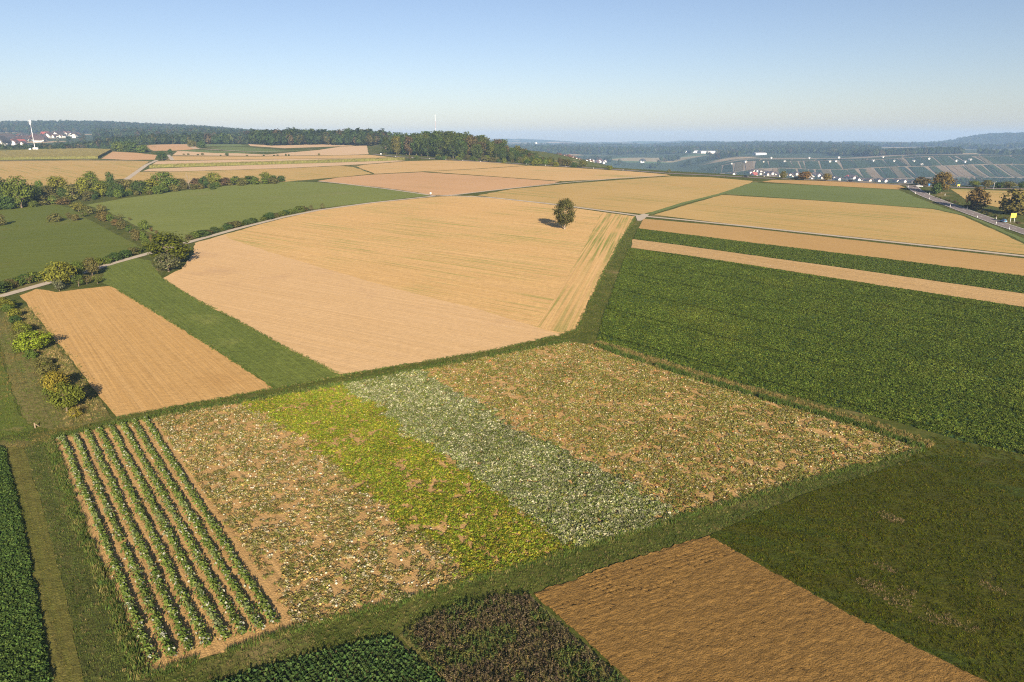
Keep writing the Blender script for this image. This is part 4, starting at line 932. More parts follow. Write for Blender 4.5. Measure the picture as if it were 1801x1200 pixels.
# the wooded hill: single trees
r = np.random.default_rng(61)
FC = [(.048, .070, .017), (.06, .078, .019), (.04, .058, .017), (.078, .082, .02), (.09, .074, .028), (.10, .10, .023), (.08, .062, .028)]
for t_ in np.arange(-272, -22, 9.5):
    for n_ in np.arange(24, 95, 12.):
        tt = t_ + r.uniform(-4, 4); nn = n_ + r.uniform(-4, 4) + 6 * math.sin(tt * .05)
        if tt > -70 and nn > 62: continue
        X = 43 + .767 * tt + .641 * nn; Y = 668 - .641 * tt + .767 * nn
        h = r.uniform(17, 24) * (1 - .70 * sstep(-150, -40, tt)) * (1 + .22 * math.exp(-((tt + 195) / 55) ** 2)) * (.85 if nn < 30 else 1)
        ci = r.choice(7, p=[.30, .26, .22, .09, .05, .05, .03])
        lab = '%s broadleaf tree %s of the wood behind the crest road' % (['dark green', 'green', 'darkest green', 'olive', 'brownish', 'yellow green', 'russet'][ci], 'in the front row' if n_ < 30 else 'in the second row' if n_ < 42 else 'on the crown')
        tree('tall', FC[ci], X, Y, h, h * r.uniform(.62, .8), lab, 'trees of the wood behind the crest road')
hedge([(-97.4,778.3),(-61.0,754.5),(-29.6,727.7),(-0.3,707.0),(32.6,679.6),(53.2,662.7)], 40, (2.5, 6), (1., 1.7), [GRN, OLV, YGR, DKG, BRN], 'shrub in the scrub along the foot of the wood', 'scrub along the foot of the wood', 62, 6)

# ---------------------------------------------------------------- far woods
LV = [(-1152,1601,12.6), (-1288,1815,10.0), (-1308,1849,8.7), (-1341,1923,6.0), (-1357,1963,6.2), (-1408,2046,6.4), (-1317,1923,7.6), (-1252,1832,7.2), (-1276,1886,7.4), (-1343,1983,4.7), (-1193,1781,8.4), (-1147,1721,8.1), (-1168,1765,6.9), (-1160,1645,6.5), (-1140,1629,7.7), (-1182,1698,6.7), (-1102,1601,6.3), (-1302,2004,7.9), (-1293,1963,6.2), (-1248,1904,4.5), (-1298,2025,4.8), (-1317,2068,9.7), (-1362,2161,5.1), (-1322,2113,8.3), (-1345,2161,6.8), (-1305,2113,6.6), (-1218,1983,7.8), (-1276,2091,4.9), (-1372,2046,6.4), (-1393,2046,4.8), (-1250,1781,5.6), (-1228,1721,5.4), (-1257,1815,5.7), (-1145,1748,5.5), (-1192,1815,5.7), (-1234,1832,4.3), (-1184,1721,5.4), (-1204,1698,5.4), (-1347,1886,5.9), (-1257,1886,5.9), (-1348,2091,4.9), (-1270,2004,4.7)]
RV = [(663,2102,6.7), (734,2138,5.1), (745,2132,5.1), (752,2120,5.1), (760,2108,5.0), (765,2097,5.0), (769,2078,6.6), (782,2084,5.0), (781,2072,5.0), (782,2041,6.5), (794,2048,6.5), (807,2056,4.9), (814,2051,6.5), (835,2063,6.6), (718,2049,4.9), (732,2036,4.9), (846,2037,6.5), (854,2019,6.5), (874,2036,8.1), (887,2035,8.1), (887,2007,5.6), (898,1997,5.6), (914,2014,4.8), (918,1994,6.4), (920,1973,6.3), (965,1987,7.9), (966,1951,6.2), (977,1949,4.7), (986,1934,6.2), (1003,1915,6.1), (1019,1911,6.1), (1047,1906,6.1), (1057,1886,6.0), (1076,1885,4.5), (817,2038,4.9), (755,2072,5.0), (832,2020,4.8), (857,2001,4.8), (718,2115,5.1), (738,2086,5.0)]
CV = [(72,1085,3.4), (81,1086,3.4), (87,1085,3.4), (90,1086,2.6), (93,1086,3.4), (96,1085,2.6), (98,1084,2.6), (74,1084,2.6), (83,1084,2.6), (104,1085,2.6), (116,1084,3.4), (330,2979,7.1), (122,1084,3.4), (335,2834,6.8), (347,2877,6.9), (363,2897,9.2), (369,2836,6.8), (383,2888,6.9), (340,2941,7.0), (78,1085,2.6), (90,1084,2.6), (343,2805,6.7)]
CLEAR = np.array([p[:2] for p in LV + RV + CV])
def wood_mesh(seed):
    r = np.random.default_rng(seed); n = 170
    d = r.normal(size=(n, 3)); d /= np.linalg.norm(d, axis=1)[:, None]
    k = (r.uniform(.3, 1, n) ** .3)[:, None]
    lob = 1 + .18 * np.sin(3 * np.arctan2(d[:, 1], d[:, 0]) + seed)[:, None] * np.sin(4 * d[:, 2] + seed)[:, None]
    c = d * k * lob * np.array([.36, .36, .42]) + np.array([0, 0, .56])
    v, f = quads(c, d + r.normal(0, .3, (n, 3)) + np.array([0, 0, .2]), r.uniform(.10, .2, n), r, 1.2)
    tv = []; tf = []; limb(tv, tf, [(0, 0, 0), (0, 0, .4)], [.03, .02], 4)
    b = len(v); v = np.concatenate([v, np.array(tv)]); f = [tuple(a) for a in f] + [tuple(b + i for i in q) for q in tf]
    return mesh('wood_tree', v, f, LEAF_I)
protos('wood', [wood_mesh(s) for s in range(5)])
WC = [(.036, .056, .016), (.047, .064, .018), (.03, .046, .016), (.062, .060, .02), (.066, .052, .024)]
def wood(name, poly, dens, h, label, seed, mask=None):
    x, y, r = scatter(poly, dens, seed)
    if mask is not None:
        k = mask(x, y); x, y = x[k], y[k]
    if len(x) and y.max() > 1400:
        k = np.ones(len(x), bool)
        for hx_, hy_ in CLEAR:
            q = x - hx_ * y / hy_
            k &= ~((np.abs(q) < 13) & (y > hy_ - 260) & (y < hy_ + 14))
        x, y = x[k], y[k]
    n = len(x); cover(name, 'wood', x, y, r.uniform(h[0], h[1], n), pick(r, n, WC, [4, 3, 3, 1.2, .8]), label, 'wood', -.5, .03, r.uniform(.8, 1.2, n), seed)
def wedge(a0, a1, y0, y1):
    """ground between two bearings and two distances"""
    return [(a0 * y0, y0), (a1 * y0, y0), (a1 * y1, y1), (a0 * y1, y1)]
A = [(-426.7,1158.1),(-367.5,1091.6),(-311.0,1141.3),(-216.6,1079.9)]; wood('far_wood', A + [(a * 1.0 + 10, b + 190) for a, b in reversed(A)], .016, (15, 22), 'far mixed wood left of the wooded hill', 71)
wood('middle_woods', wedge(-.66, -.40, 1230, 1420), .012, (13, 20), 'dark middle woods between the fields and the ridge', 72, lambda x, y: fbm(x, y, 90, 5) > .36)
wood('middle_woods', wedge(-.74, -.2, 1450, 2300), .0028, (14, 22), 'scattered woods below the wooded ridge', 73, lambda x, y: (fbm(x, y, 160, 6) > .42) & (x / y > -.585))
wood('village_greenery', wedge(-.78, -.60, 1500, 2250), .0011, (7, 11), 'garden trees among the houses of the left village', 83)
wood('village_trees', wedge(-.90, -.62, 1100, 1330), .010, (11, 17), 'belt of trees in front of the white village at the left', 74)
wood('ridge_wood', wedge(-1.0, -.1, 2650, 3500), .0065, (16, 24), 'long wooded ridge on the left horizon', 75, lambda x, y: fbm(x, y, 260, 8) > .3)
wood('plateau_wood', wedge(-.45, .02, 1350, 2600), .0025, (16, 24), 'woods behind the wooded hill', 76, lambda x, y: fbm(x, y, 200, 9) > .4)
HW = [(1235, 2440), (1560, 2440), (1590, 2560), (1220, 2560)]
wood('hilltop_wood', HW, .02, (16, 22), 'dark wood on top of the vineyard hill', 77)
wood('hilltop_trees', [(1640, 2470), (1980, 2470), (1980, 2520), (1640, 2520)], .008, (13, 20), 'row of trees on top of the vineyard hill right of the wood', 78)
wood('valley_woods', wedge(-.02, .52, 2150, 3500), .0034, (13, 22), 'woods on the far valley side', 79, lambda x, y: (fbm(x, y, 210, 12) > .49) & ~((x > 470) & (y < 2600)))
wood('foot_trees', [(480, 1760), (1500, 1760), (1500, 1900), (480, 1900)], .006, (9, 15), 'trees along the foot of the vineyard hill', 80, lambda x, y: fbm(x, y, 60, 13) > .42)
wood('plain_woods', wedge(-.02, .8, 3500, 5600), .0016, (16, 26), 'woods on the distant plain', 81, lambda x, y: fbm(x, y, 420, 14) > .53)
wood('hill_wood', [(3080, 4650), (4200, 4650), (4200, 5350), (3080, 5350)], .0045, (18, 26), 'wooded blue hill at the right horizon', 82)

# ---------------------------------------------------------------- vineyards
VM = [field_mat('vines_%d' % i, c, tuple(v * .8 for v in c), 90, (60, 2.), .5, bump=.6, fine=.15) for i, c in enumerate([(.026, .046, .014), (.034, .054, .015), (.042, .06, .018), (.022, .038, .013), (.19, .14, .08), (.12, .10, .05)])]
M['terrace'] = field_mat('terrace_stone', (.24, .19, .125), (.17, .14, .09), 0, (40, 3), .5, bump=.4, fine=.1)
v, f = sheet([(455, 1850), (2150, 1850), (2150, 2440), (760, 2440), (600, 2200)], .8, 25, jit=8)
tag(obj('vineyard_slope', mesh('vineyard_slope', v, f, M['terrace'], True)), 'stony terraced ground of the vineyard hill', 'slope', kind='structure')
r = np.random.default_rng(91)
rows = [1875, 1985, 1996, 2165, 0, 2172, 2325, 0, 2332, 2380, 2425]
for j in (0, 2, 5, 8):
    X = 480 + r.uniform(0, 40) + max(0, (rows[j] - 2100)) * .45
    while X < 2100:
        wd = r.uniform(9, 30) if j < 8 else r.uniform(50, 140); g = r.choice([1.2, 2.2, 4, 8], p=[.45, .33, .16, .06])
        y0 = rows[j] + r.uniform(0, 6); y1 = rows[j + 1] - r.uniform(0, 6); sk = 14 + (y1 - y0) * r.uniform(.18, .3)
        i = r.choice(6, p=[.27, .21, .14, .22, .08, .08]) if j < 8 else r.choice(4)
        v, f = sheet([(X, y0), (X + wd, y0), (X + wd + sk, y1), (X + sk, y1)], 1.9, 22)
        tag(obj('vineyard_parcel', mesh('vineyard_parcel', v, f, VM[i], True)), 'small vineyard parcel on the terraced hill across the valley', 'vineyard', 'vineyard parcels across the valley', 'structure')
        X += wd + g
    
# ---------------------------------------------------------------- houses
PAINT = tinted('house_paint', .8); ROOF = tinted('roof_tiles', .85)
def house_meshes(l, w, h, rh):
    a, b = l / 2, w / 2
    v = [(-a, -b, -2), (a, -b, -2), (a, b, -2), (-a, b, -2), (-a, -b, h), (a, -b, h), (a, b, h), (-a, b, h), (-a, 0, h + rh), (a, 0, h + rh)]
    f = [(0, 1, 5, 4), (2, 3, 7, 6), (1, 2, 6, 9, 5), (3, 0, 4, 8, 7)]
    o = .5; k = rh / b; e = .25
    rv = []
    for s in (-1, 1):
        rv += [(-a - o, s * (b + o), h - o * k), (a + o, s * (b + o), h - o * k), (a + o, 0, h + rh), (-a - o, 0, h + rh)]
    rv = rv + [(p[0], p[1], p[2] + e) for p in rv]
    rf = [(0, 1, 2, 3), (4, 7, 6, 5), (8, 11, 10, 9), (12, 13, 14, 15), (0, 8, 9, 1), (4, 5, 13, 12), (0, 3, 11, 8), (1, 9, 10, 2), (4, 12, 15, 7), (5, 6, 14, 13)]
    return mesh('wall', v, f, PAINT), mesh('roof', rv, rf, ROOF)
HM = [house_meshes(1.25, .95, .95, .36), house_meshes(1.1, 1., 1., .32), house_meshes(1.6, 1., .9, .34)]
WALLC = [(.80, .78, .74), (.80, .79, .77), (.72, .66, .56), (.66, .62, .57)]
ROOFC = [(.075, .045, .038), (.06, .044, .038), (.05, .045, .042), (.11, .05, .038), (.045, .045, .05)]
hc = 0
def house(x, y, h, label, group, rot=None, roof=None, z=0):
    global hc; hc += 1; r = random.Random(hc * 13 + 1)
    m = HM[r.randrange(3)]; h = h * 1.15
    e = empty('house', (x, y, Tz(x, y) + z), r.choice([1.57, 1.75, 1.3, 1.0]) + r.uniform(-.2, .2) if rot is None else rot, h)
    a = obj('wall', m[0], e); b = obj('roof', m[1], e); a.color = (*r.choice(WALLC), 1); b.color = (*(roof or r.choice(ROOFC)), 1)
    if 'tiled roof' in label:
        c = b.color; label = label.replace('tiled roof', 'dull red roof' if c[0] > .1 else 'brown roof' if c[0] > .07 else 'dark brown roof' if c[0] > .055 else 'dark grey roof' if c[2] < .045 else 'slate roof')
    return tag(e, label, 'house', group)
for p in LV + [(a - 17 + 30 * ((i * 7) % 5 - 2) / 2., b + 26, c * .8) for i, (a, b, c) in enumerate(LV[1:])]: house(*p, 'white house with tiled roof in the village at the left horizon', 'houses of the village at the left horizon')
house(-1339,2046,8.0, 'house with the bright red roof in the village at the left horizon', 'houses of the village at the left horizon', .9, (.30, .06, .035))
house(-1136,1645,6.5, 'house with the dark red roof at the near edge of the left village', 'houses of the village at the left horizon', .9, (.22, .05, .035))
for p in RV: house(*p, 'white house in the village at the foot of the vineyard hill', 'houses at the foot of the vineyard hill', roof=(.08, .055, .05))
house(711,2062,7.4, 'red roofed house at the left end of the village under the vineyards', 'houses at the foot of the vineyard hill', .6, (.28, .07, .05))
house(959,1999,6.4, 'red roofed house at the right end of the village under the vineyards', 'houses at the foot of the vineyard hill', .6, (.28, .06, .045))
for p in CV: house(*p, 'tiny white house of the village in the far valley right of the wooded hill', 'houses of the far valley village')
house(297,5178,12.3, 'pale building on the distant plain left of the warehouses', None, .3, z=4); house(384,5069,16.0, 'larger pale building on the distant plain above the valley village', None, .3, z=4)
house(527,2851,9.1, 'lone pale house on the far valley side', None, .9)
for i, p in enumerate([(721,2311,2.9), (762,2302,3.7), (814,2281,2.9), (891,2305,3.3), (1031,2290,3.6), (1052,2292,3.6), (1238,2361,3.4), (1169,2284,3.3), (1229,2269,3.2), (1280,2248,2.9), (1272,2187,3.5), (1341,2271,3.6), (1399,2222,3.5), (1414,2202,3.5), (1450,2235,3.2), (1005,2390,3.0), (1119,2420,3.5), (883,2408,3.1)]):
    hh = house(*p, 'tiny white vineyard hut among the terraces across the valley', 'vineyard huts across the valley', z=1.5); hh.children[0].color = (.45, .43, .40, 1); hh.name = 'vineyard_hut'; hh['category'] = 'hut'

# long white halls on the plain
def hall(x, y, l, wd, h, rot, label):
    e = empty('warehouse', (x, y, Tz(x, y)), rot)
    v, f = [], []
    a, b = l / 2, wd / 2
    wv = [(-a, -b, -3), (a, -b, -3), (a, b, -3), (-a, b, -3), (-a, -b, h), (a, -b, h), (a, b, h), (-a, b, h)]
    o = obj('wall', mesh('wall', wv, [(0, 1, 5, 4), (1, 2, 6, 5), (2, 3, 7, 6), (3, 0, 4, 7)], PAINT), e); o.color = (.55, .55, .54, 1)
    a += .8; b += .8
    rv = [(-a, -b, h), (a, -b, h), (a, b, h), (-a, b, h), (-a, -b, h + .8), (a, -b, h + .8), (a, b, h + .8), (-a, b, h + .8), (-a, 0, h + 3), (a, 0, h + 3)]
    o = obj('roof', mesh('roof', rv, [(0, 1, 5, 4), (2, 3, 7, 6), (1, 2, 6, 9, 5), (3, 0, 4, 8, 7), (4, 5, 9, 8), (6, 7, 8, 9), (0, 3, 2, 1)], PAINT), e); o.color = (.48, .48, .48, 1)
    for i in range(6):
        s = -l / 2 + l * (i + .5) / 6
        o = obj('gate', mesh('gate', [(s - 3, -wd / 2 - .25, -1), (s + 3, -wd / 2 - .25, -1), (s + 3, -wd / 2 - .25, 5), (s - 3, -wd / 2 - .25, 5), (s - 3, -wd / 2, -1), (s + 3, -wd / 2, -1), (s + 3, -wd / 2, 5), (s - 3, -wd / 2, 5)], [(0, 1, 2, 3), (3, 2, 6, 7), (0, 3, 7, 4), (1, 5, 6, 2)], PAINT), e); o.color = (.3, .34, .4, 1)
    return tag(e, label, 'warehouse', 'long white halls on the distant plain')
hall(*(918,3280,103.8), 60, 8, .05, 'longest white hall on the distant plain')
hall(*(987,3146,84.6), 50, 8, .05, 'second long white hall at the right end of the row on the plain')
hall(*(851,3371,64.0), 40, 7, .05, 'shorter white hall at the left end of the row on the plain')
hall(*(978,2796,44.3), 30, 6, .1, 'small white hall in front of the cone shaped hill')
hall(*(671,4115,42.2), 30, 7, .0, 'pale flat hall among the distant tan fields')
hall(*(722,3576,25.4), 30, 9, .0, 'bright white block at the edge of the distant tan fields')
# water tower
x_, y_, h_ = 181,5328,29.4
e = empty('water_tower', (x_, y_, Tz(x_, y_)), 0, h_ / 20)
v, f = [], []; limb(v, f, [(0, 0, -4), (0, 0, 12)], [2.2, 2.0], 10); obj('shaft', mesh('shaft', v, f, PAINT, True), e).color = (.75, .74, .72, 1)
v, f = [], []; limb(v, f, [(0, 0, 11), (0, 0, 13), (0, 0, 18), (0, 0, 20)], [2.2, 5.5, 5.8, 3.], 12); obj('tank', mesh('tank', v, f, PAINT, True), e).color = (.8, .79, .77, 1)
tag(e, 'white water tower on the distant plain beyond the wooded hill', 'water tower')

# masts
STEEL = plain('galvanised_steel', (.55, .56, .58), .45, .6); MRED = plain('mast_red', (.50, .30, .27), .6); MWHITE = plain('mast_white', (.78, .78, .78), .6)
def mast_mesh(h, w0, w1, n):
    v, f = [], []
    for k in range(3):
        a = 2 * math.pi * k / 3; limb(v, f, [(w0 * math.cos(a), w0 * math.sin(a), 0), (w1 * math.cos(a), w1 * math.sin(a), h)], [.12, .10], 4)
    for i in range(n):
        z0, z1 = h * i / n, h * (i + 1) / n; a0 = w0 + (w1 - w0) * i / n; a1 = w0 + (w1 - w0) * (i + 1) / n
        for k in range(3):
            a, b = 2 * math.pi * k / 3, 2 * math.pi * (k + 1) / 3
            limb(v, f, [(a0 * math.cos(a), a0 * math.sin(a), z0), (a1 * math.cos(b), a1 * math.sin(b), z1)], [.07, .07], 3)
    return v, f
mx, my, mh = -636.5,946.5,39.63
e = empty('radio_mast', (mx, my, Tz(mx, my)), .3)
v, f = [], []; limb(v, f, [(0, 0, 0), (0, 0, mh * .5), (0, 0, mh * .9)], [.45, .36, .28], 8); obj('pole', mesh('pole', v, f, STEEL, True), e)
v, f = mast_mesh(mh * .12, .5, .35, 4); o = obj('lattice_top', mesh('lattice_top', v, f, STEEL), e); o.location = (0, 0, mh * .88)
for i in range(6):
    a = i * 1.05; zz = mh * (.86 if i % 2 else .93); v, f = [], []
    limb(v, f, [(math.cos(a) * 1.1, math.sin(a) * 1.1, zz - 1.2), (math.cos(a) * 1.1, math.sin(a) * 1.1, zz + 1.2)], [.28, .28], 6)
    limb(v, f, [(0, 0, zz), (math.cos(a) * 1.1, math.sin(a) * 1.1, zz)], [.06, .06], 4)
    obj('antenna', mesh('antenna', v, f, MWHITE), e)
def boxm(name, sx, sy, sz, mat):
    return mesh(name, [(i * sx / 2, j * sy / 2, k * sz) for i in (-1, 1) for j in (-1, 1) for k in (0, 1)], [(0, 1, 3, 2), (4, 6, 7, 5), (0, 4, 5, 1), (2, 3, 7, 6), (0, 2, 6, 4), (1, 5, 7, 3)], mat)
o = obj('equipment_cabin', boxm('equipment_cabin', 6, 3, 3.4, MWHITE), e); o.location = (1.5, -2.4, 0)
o = obj('equipment_cabin', boxm('equipment_cabin', 2.6, 2.4, 2.2, MWHITE), e); o.location = (-5, -2.4, 0)
tag(e, 'tall slim radio mast with white cabins behind the maize block', 'mast')
mx, my, mh = -214., 2000., 110.
e = empty('guyed_mast', (mx, my, Tz(mx, my)), .1); N_ = 10; mh = mh - Tz(mx, my)
for i in range(N_):
    v, f = mast_mesh(mh / N_, .6, .6, 4); o = obj('mast_section', mesh('mast_section', v, f, MWHITE if i % 2 else MRED), e); o.location = (0, 0, mh * i / N_)
tag(e, 'faint red and white lattice mast rising behind the wooded hill', 'mast')

# maize blocks
def maize(poly, h, label):
    top = [tuple(p) for p in poly]
    e = tag(empty('maize_block', (0, 0, 0)), label, 'crop')
    v, f = sheet(poly, h, 3.0, step=2.0, jit=.3, hfun=lambda x, y: .5 * (vnoise(x, y, 1.7, 2) - .5) + .4 * (vnoise(x, y, .9, 5) - .5))
    obj('leaf_canopy', mesh('leaf_canopy', v, f, M['maize'], False), e)
    P = densify(poly, 1.6); n = len(P); r = np.random.default_rng(5); V = []; F = []
    for x, y in P:
        z = Tz(x, y); V += [(x, y, z), (x + r.uniform(-.3, .3), y + r.uniform(-.3, .3), z + h * r.uniform(.5, .7)), (x + r.uniform(-.2, .2), y + r.uniform(-.2, .2), z + h + r.uniform(-.1, .4))]
    for i in range(n):
        j = (i + 1) % n; F += [(3 * i, 3 * j, 3 * j + 1, 3 * i + 1), (3 * i + 1, 3 * j + 1, 3 * j + 2, 3 * i + 2)]
    obj('stalk_edge', mesh('stalk_edge', V, F, M['maize_edge'], False), e)
maize([(-569.6,736.2),(-544.9,751.6),(-499.4,765.6),(-453.4,773.4),(-522.8,924.9),(-574.2,954.0),(-613.5,932.0),(-644.2,891.2),(-672.7,872.2)], 2.3, 'yellowish ripe maize block in front of the left village')
maize([(-330.0,640.0),(-314.3,648.1),(-270.4,669.4),(-223.0,690.6),(-173.5,716.5),(-120.3,745.2),(-114.5,754.4),(-134.2,756.2),(-176.5,729.2),(-227.3,704.1),(-274.8,680.6),(-332.7,653.7)], 2.2, 'long narrow maize strip across the pale fields')

# ---------------------------------------------------------------- road furniture and vehicles
BLACK = plain('black_band', (.03, .03, .03), .5); WPOST = plain('white_plastic', (.8, .8, .78), .5)
YSIGN = plain('sign_yellow', (.60, .40, .07), .5, var=.05); BSIGN = plain('sign_blue', (.03, .17, .50), .5); TIMBER = plain('old_timber', (.22, .17, .11), .9); RUBBER = plain('tyre_rubber', (.03, .03, .03), .8)
GLASS = plain('car_glass', (.02, .025, .03), .08, 0, spec=.8); LAMP = plain('lamp_red', (.4, .02, .02), .3)
def post_meshes():
    def pr(z0, z1, s=1.): return [(x * s, y * s, z) for z in (z0, z1) for x, y in ((-.06, -.05), (.06, -.05), (.06, .05), (-.06, .05))]
    F = [(0, 1, 5, 4), (1, 2, 6, 5), (2, 3, 7, 6), (3, 0, 4, 7), (4, 5, 6, 7), (3, 2, 1, 0)]
    return mesh('shaft', pr(-.1, 1.0), F, WPOST), mesh('black_band', pr(.68, .90, 1.08), F, BLACK)
DP = post_meshes()
dpos = [(262.8,422.5), (238.7,363.1), (222.9,330.4), (233.9,369.9), (241.6,402.5), (250.0,431.7), (257.0,428.6), (228.2,324.9), (213.9,295.3), (268.3,472.6), (218.9,311.1)]
dlab = ['on the bend of the main road before the russet tree', 'right beside the russet roadside tree', 'on the near edge of the main road under the russet tree', 'on the near edge of the main road right of the green wedge', 'on the near edge of the upper main road', 'at the top of the main road near the junction', 'on the far edge of the upper main road', 'behind the car on the far edge of the main road', 'nearest to the camera on the main road', 'at the road junction on the crest', 'on the near edge of the main road level with the car']
for p, l in zip(dpos, dlab):
    e = empty('delineator_post', (p[0], p[1], Tz(*p) + .1), .4, (1.5, 1.5, 1.15)); obj('shaft', DP[0], e); obj('black_band', DP[1], e)
    tag(e, 'white delineator post ' + l, 'road post', 'white delineator posts along the main road')
PC = densify(CREST[:7], 26., False)
for p in PC[3:]:
    e = empty('delineator_post', (p[0] - 2.6, p[1] - 3., Tz(p[0] - 2.6, p[1] - 3.)), .4, (1.4, 1.4, 1.1)); obj('shaft', DP[0], e); obj('black_band', DP[1], e)
    tag(e, 'tiny white delineator post along the crest road before the wood', 'road post', 'white delineator posts along the crest road')

def board(x, y, wd, ht, z0, rot, mat, label, posts=2, name='road_sign'):
    e = empty(name, (x, y, Tz(x, y)), rot)
    o = obj('panel', boxm('panel', wd, .08, ht, mat), e); o.location = (0, -.08, z0)
    for i in range(posts):
        s = 0 if posts == 1 else (-.36 + .72 * i) * wd
        v, f = [], []; limb(v, f, [(s, .04, -.1), (s, .04, z0 + ht * .95)], [.07, .07], 8); obj('post', mesh('post', v, f, STEEL, True), e)
    return tag(e, label, 'road sign')
sx, sy, sh = 229.1,315.3,4.10
board(sx, sy, 3.2, 2.0, 2.2, .25, YSIGN, 'large yellow direction board on two posts beside the car')
sx, sy, sh = 302.3,472.9,1.52; board(sx, sy, 1.9, .9, .8, .1, YSIGN, 'small yellow sign at the crest road behind the tan field')
sx, sy, sh = 282.2,472.7,1.52; board(sx, sy, 1.1, 1.1, 1.0, .1, BSIGN, 'small blue sign at the road junction', 1)
sx, sy, sh = -49.9,427.1,1.37; board(sx, sy, .9, .8, .5, .1, STEEL, 'small white sign where the farm tracks meet', 1)
sx, sy, sh = -153.9,830.9,2.63; board(sx, sy, 1.2, 1.1, 1.2, .1, STEEL, 'white sign by the crest road at the left end of the wood', 1)
sx, sy, sh = -75.6,99.9,0.89
e = empty('wooden_post', (sx, sy, Tz(sx, sy)), .3); v, f = [], []; limb(v, f, [(0, 0, -.1), (0, 0, sh)], [.10, .09], 8); obj('stake', mesh('stake', v, f, TIMBER, True), e)
v, f = [], []; limb(v, f, [(.5, .35, 0), (.05, .03, sh * .8)], [.05, .05], 6); obj('brace', mesh('brace', v, f, TIMBER, True), e)
tag(e, 'short weathered wooden post at the grass corner left of the planted rows', 'post')
sx, sy, sh = 316.2,458.2,2.57
e = empty('lamp_post', (sx, sy, Tz(sx, sy)), .3); v, f = [], []; limb(v, f, [(0, 0, 0), (0, 0, 4.), (.2, 0, 4.5), (1.0, 0, 4.7)], [.09, .07, .06, .05], 6); obj('pole', mesh('pole', v, f, STEEL, True), e)
o = obj('lamp_head', boxm('lamp_head', .7, .25, .15, STEEL), e); o.location = (1.2, 0, 4.62); tag(e, 'thin grey pole on the crest road behind the tan field', 'pole')

def loft(name, secs, mat, smooth=True):
    v, f = [], []; n = 10
    for x, hw, z0, z1 in secs:
        for k in range(n):
            a = 2 * math.pi * (k + .5) / n; c, s = math.cos(a), math.sin(a)
            q = (abs(c) ** 4 + abs(s) ** 4) ** -.25; v.append((x, hw * c * q * .98, (z0 + z1) / 2 + (z1 - z0) / 2 * s * q * .98))
    for i in range(len(secs) - 1):
        for k in range(n): o = i * n; f.append((o + k, o + (k + 1) % n, o + n + (k + 1) % n, o + n + k))
    f.append(tuple(range(n))[::-1]); f.append(tuple((len(secs) - 1) * n + k for k in range(n)))
    return mesh(name, v, f, mat, smooth)
def car(x, y, rot, paint, label, van=False, z=.15):
    e = empty('car', (x, y, Tz(x, y) + z), rot)
    if van:
        obj('body', loft('body', [(-2.6, .85, .4, 2.2), (-2.5, .95, .3, 2.35), (1.2, .95, .3, 2.35), (1.9, .93, .3, 1.35), (2.5, .85, .35, 1.1)], paint), e)
        obj('windscreen', loft('windscreen', [(1.25, .82, 1.4, 2.2), (1.80, .84, 1.32, 1.5)], GLASS), e)
    else:
        obj('body', loft('body', [(-2.15, .74, .42, .86), (-2.05, .84, .30, .95), (-1.2, .88, .24, .96), (.8, .88, .24, .92), (1.7, .84, .28, .80), (2.15, .70, .36, .66)], paint), e)
        obj('cabin_glass', loft('cabin_glass', [(-1.95, .66, .9, .98), (-1.3, .72, .88, 1.36), (-.2, .73, .88, 1.42), (.4, .72, .88, 1.36), (1.15, .70, .84, .92)], GLASS), e)
        obj('roof', loft('roof', [(-1.35, .60, 1.34, 1.40), (-.9, .64, 1.36, 1.46), (-.1, .65, 1.38, 1.47), (.35, .60, 1.34, 1.41)], paint), e)
    for wx in (-1.35, 1.35):
        for s in (-1, 1):
            v, f = [], []; limb(v, f, [(wx, s * .72, .32), (wx, s * .92, .32)], [.32, .32], 14); w = obj('wheel', mesh('wheel', v, f, RUBBER), e)
            v, f = [], []; limb(v, f, [(wx, s * .90, .32), (wx, s * .935, .32)], [.2, .18], 10); obj('rim', mesh('rim', v, f, STEEL), w)
    for s in (-1, 1):
        o = obj('tail_lamp', boxm('tail_lamp', .06, .3, .16, LAMP), e); o.location = (-2.62 if van else -2.13, s * .58, .68)
        o = obj('headlight', boxm('headlight', .06, .3, .14, WPOST), e); o.location = (2.52 if van else 2.06, s * .52, .58)
    return tag(e, label, 'car')
CB = plain('paint_blue', (.10, .26, .42), .25, .2, spec=.6); CD = plain('paint_black', (.02, .022, .028), .25, spec=.6); CG = plain('paint_green', (.02, .22, .13), .4); CW = plain('paint_white', (.72, .73, .74), .3)
def dirat(P, i): return math.atan2(P[i + 1][1] - P[i][1], P[i + 1][0] - P[i][0])
cx, cy, _h = 225.1,315.3,1.03
car(cx, cy, dirat(MAIN, 5) + math.pi, CB, 'light blue car driving on the main road beside the yellow board')
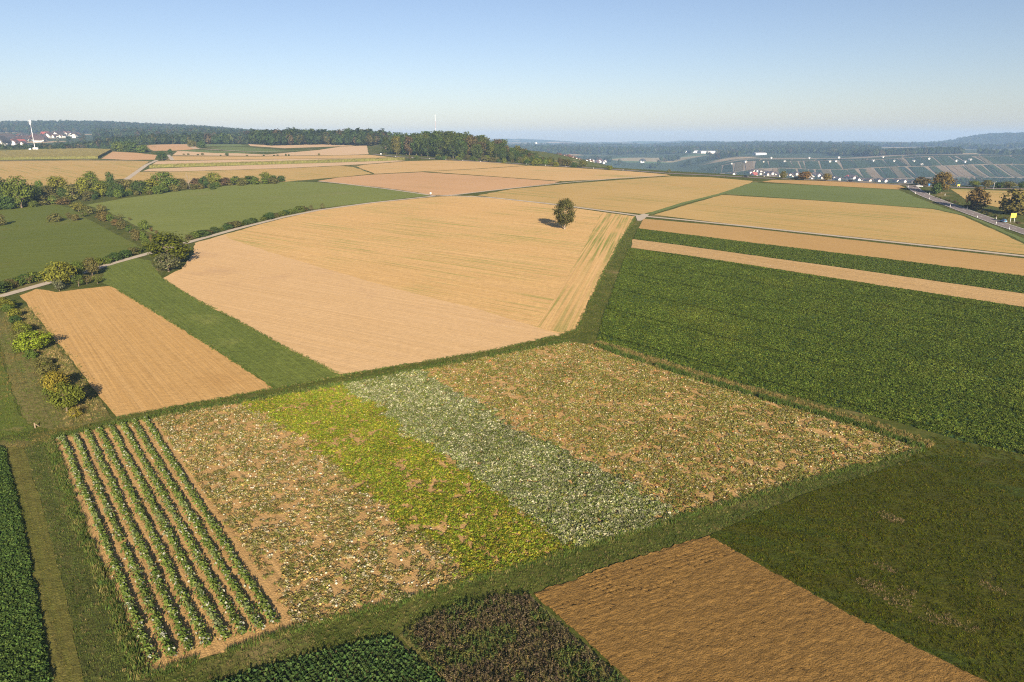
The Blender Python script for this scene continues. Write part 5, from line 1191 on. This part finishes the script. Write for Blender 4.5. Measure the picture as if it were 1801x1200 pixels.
cx, cy, _h = 182.0,545.3,1.74; car(cx, cy, dirat(CREST, 8), CD, 'black car on the crest road left of the white village')
cx, cy, _h = 246.2,508.0,1.63; car(cx, cy, dirat(CREST, 10), CD, 'black car on the crest road right of the white village')
cx, cy, _h = 274.6,470.8,1.51; car(cx, cy, dirat(CREST, 12), CW, 'white car at the road junction')
cx, cy, _h = 215.2,526.6,1.68; rot = dirat(CREST, 9)
e = empty('truck', (cx, cy, Tz(cx, cy) + .15), rot)
obj('cab', loft('cab', [(1.5, 1.05, .5, 2.3), (1.6, 1.1, .45, 2.5), (2.6, 1.1, .45, 2.45), (3.1, 1.05, .45, 1.5), (3.15, .9, .5, 1.2)], CG), e)
o = obj('flatbed', boxm('flatbed', 4.6, 2.2, .5, CD), e); o.location = (-.95, 0, .8)
o = obj('load', boxm('load', 4.0, 2.0, .7, CD), e); o.location = (-.9, 0, 1.3)
obj('windscreen', loft('windscreen', [(2.62, .9, 1.5, 2.3), (3.0, .92, 1.45, 1.65)], GLASS), e)
for wx in (-2.2, -.9, 2.2):
    for s in (-1, 1):
        v, f = [], []; limb(v, f, [(wx, s * .85, .45), (wx, s * 1.12, .45)], [.45, .45], 14); obj('wheel', mesh('wheel', v, f, RUBBER), e)
tag(e, 'green cabbed flatbed truck on the crest road', 'truck')

# tan field beyond the main road
field('far_side_field', [(289.1,459.9),(308.8,451.3),(326.5,444.6),(342.9,438.0),(258.5,326.7),(260.8,352.2),(257.8,365.3),(261.6,399.8)], M['stubble_right'], 'tan stubble field beyond the main road behind the roadside trees', z=.06, res=8)

# ---------------------------------------------------------------- haze
hz = bpy.data.materials.new('haze'); t = NT(hz)
pv = t.n('ShaderNodeVolumePrincipled', {'Color': (.40, .63, 1.), 'Density': 1.1e-4, 'Anisotropy': .0})
oo = t.n('ShaderNodeOutputMaterial'); t.t.links.new(pv.outputs[0], oo.inputs['Volume'])
o = obj('haze', boxm('haze', 20800, 20800, 259.5, hz)); o.location = (0, 0, -119.5)
tag(o, 'thin blue haze lying over the distant hills', 'haze', kind='stuff')
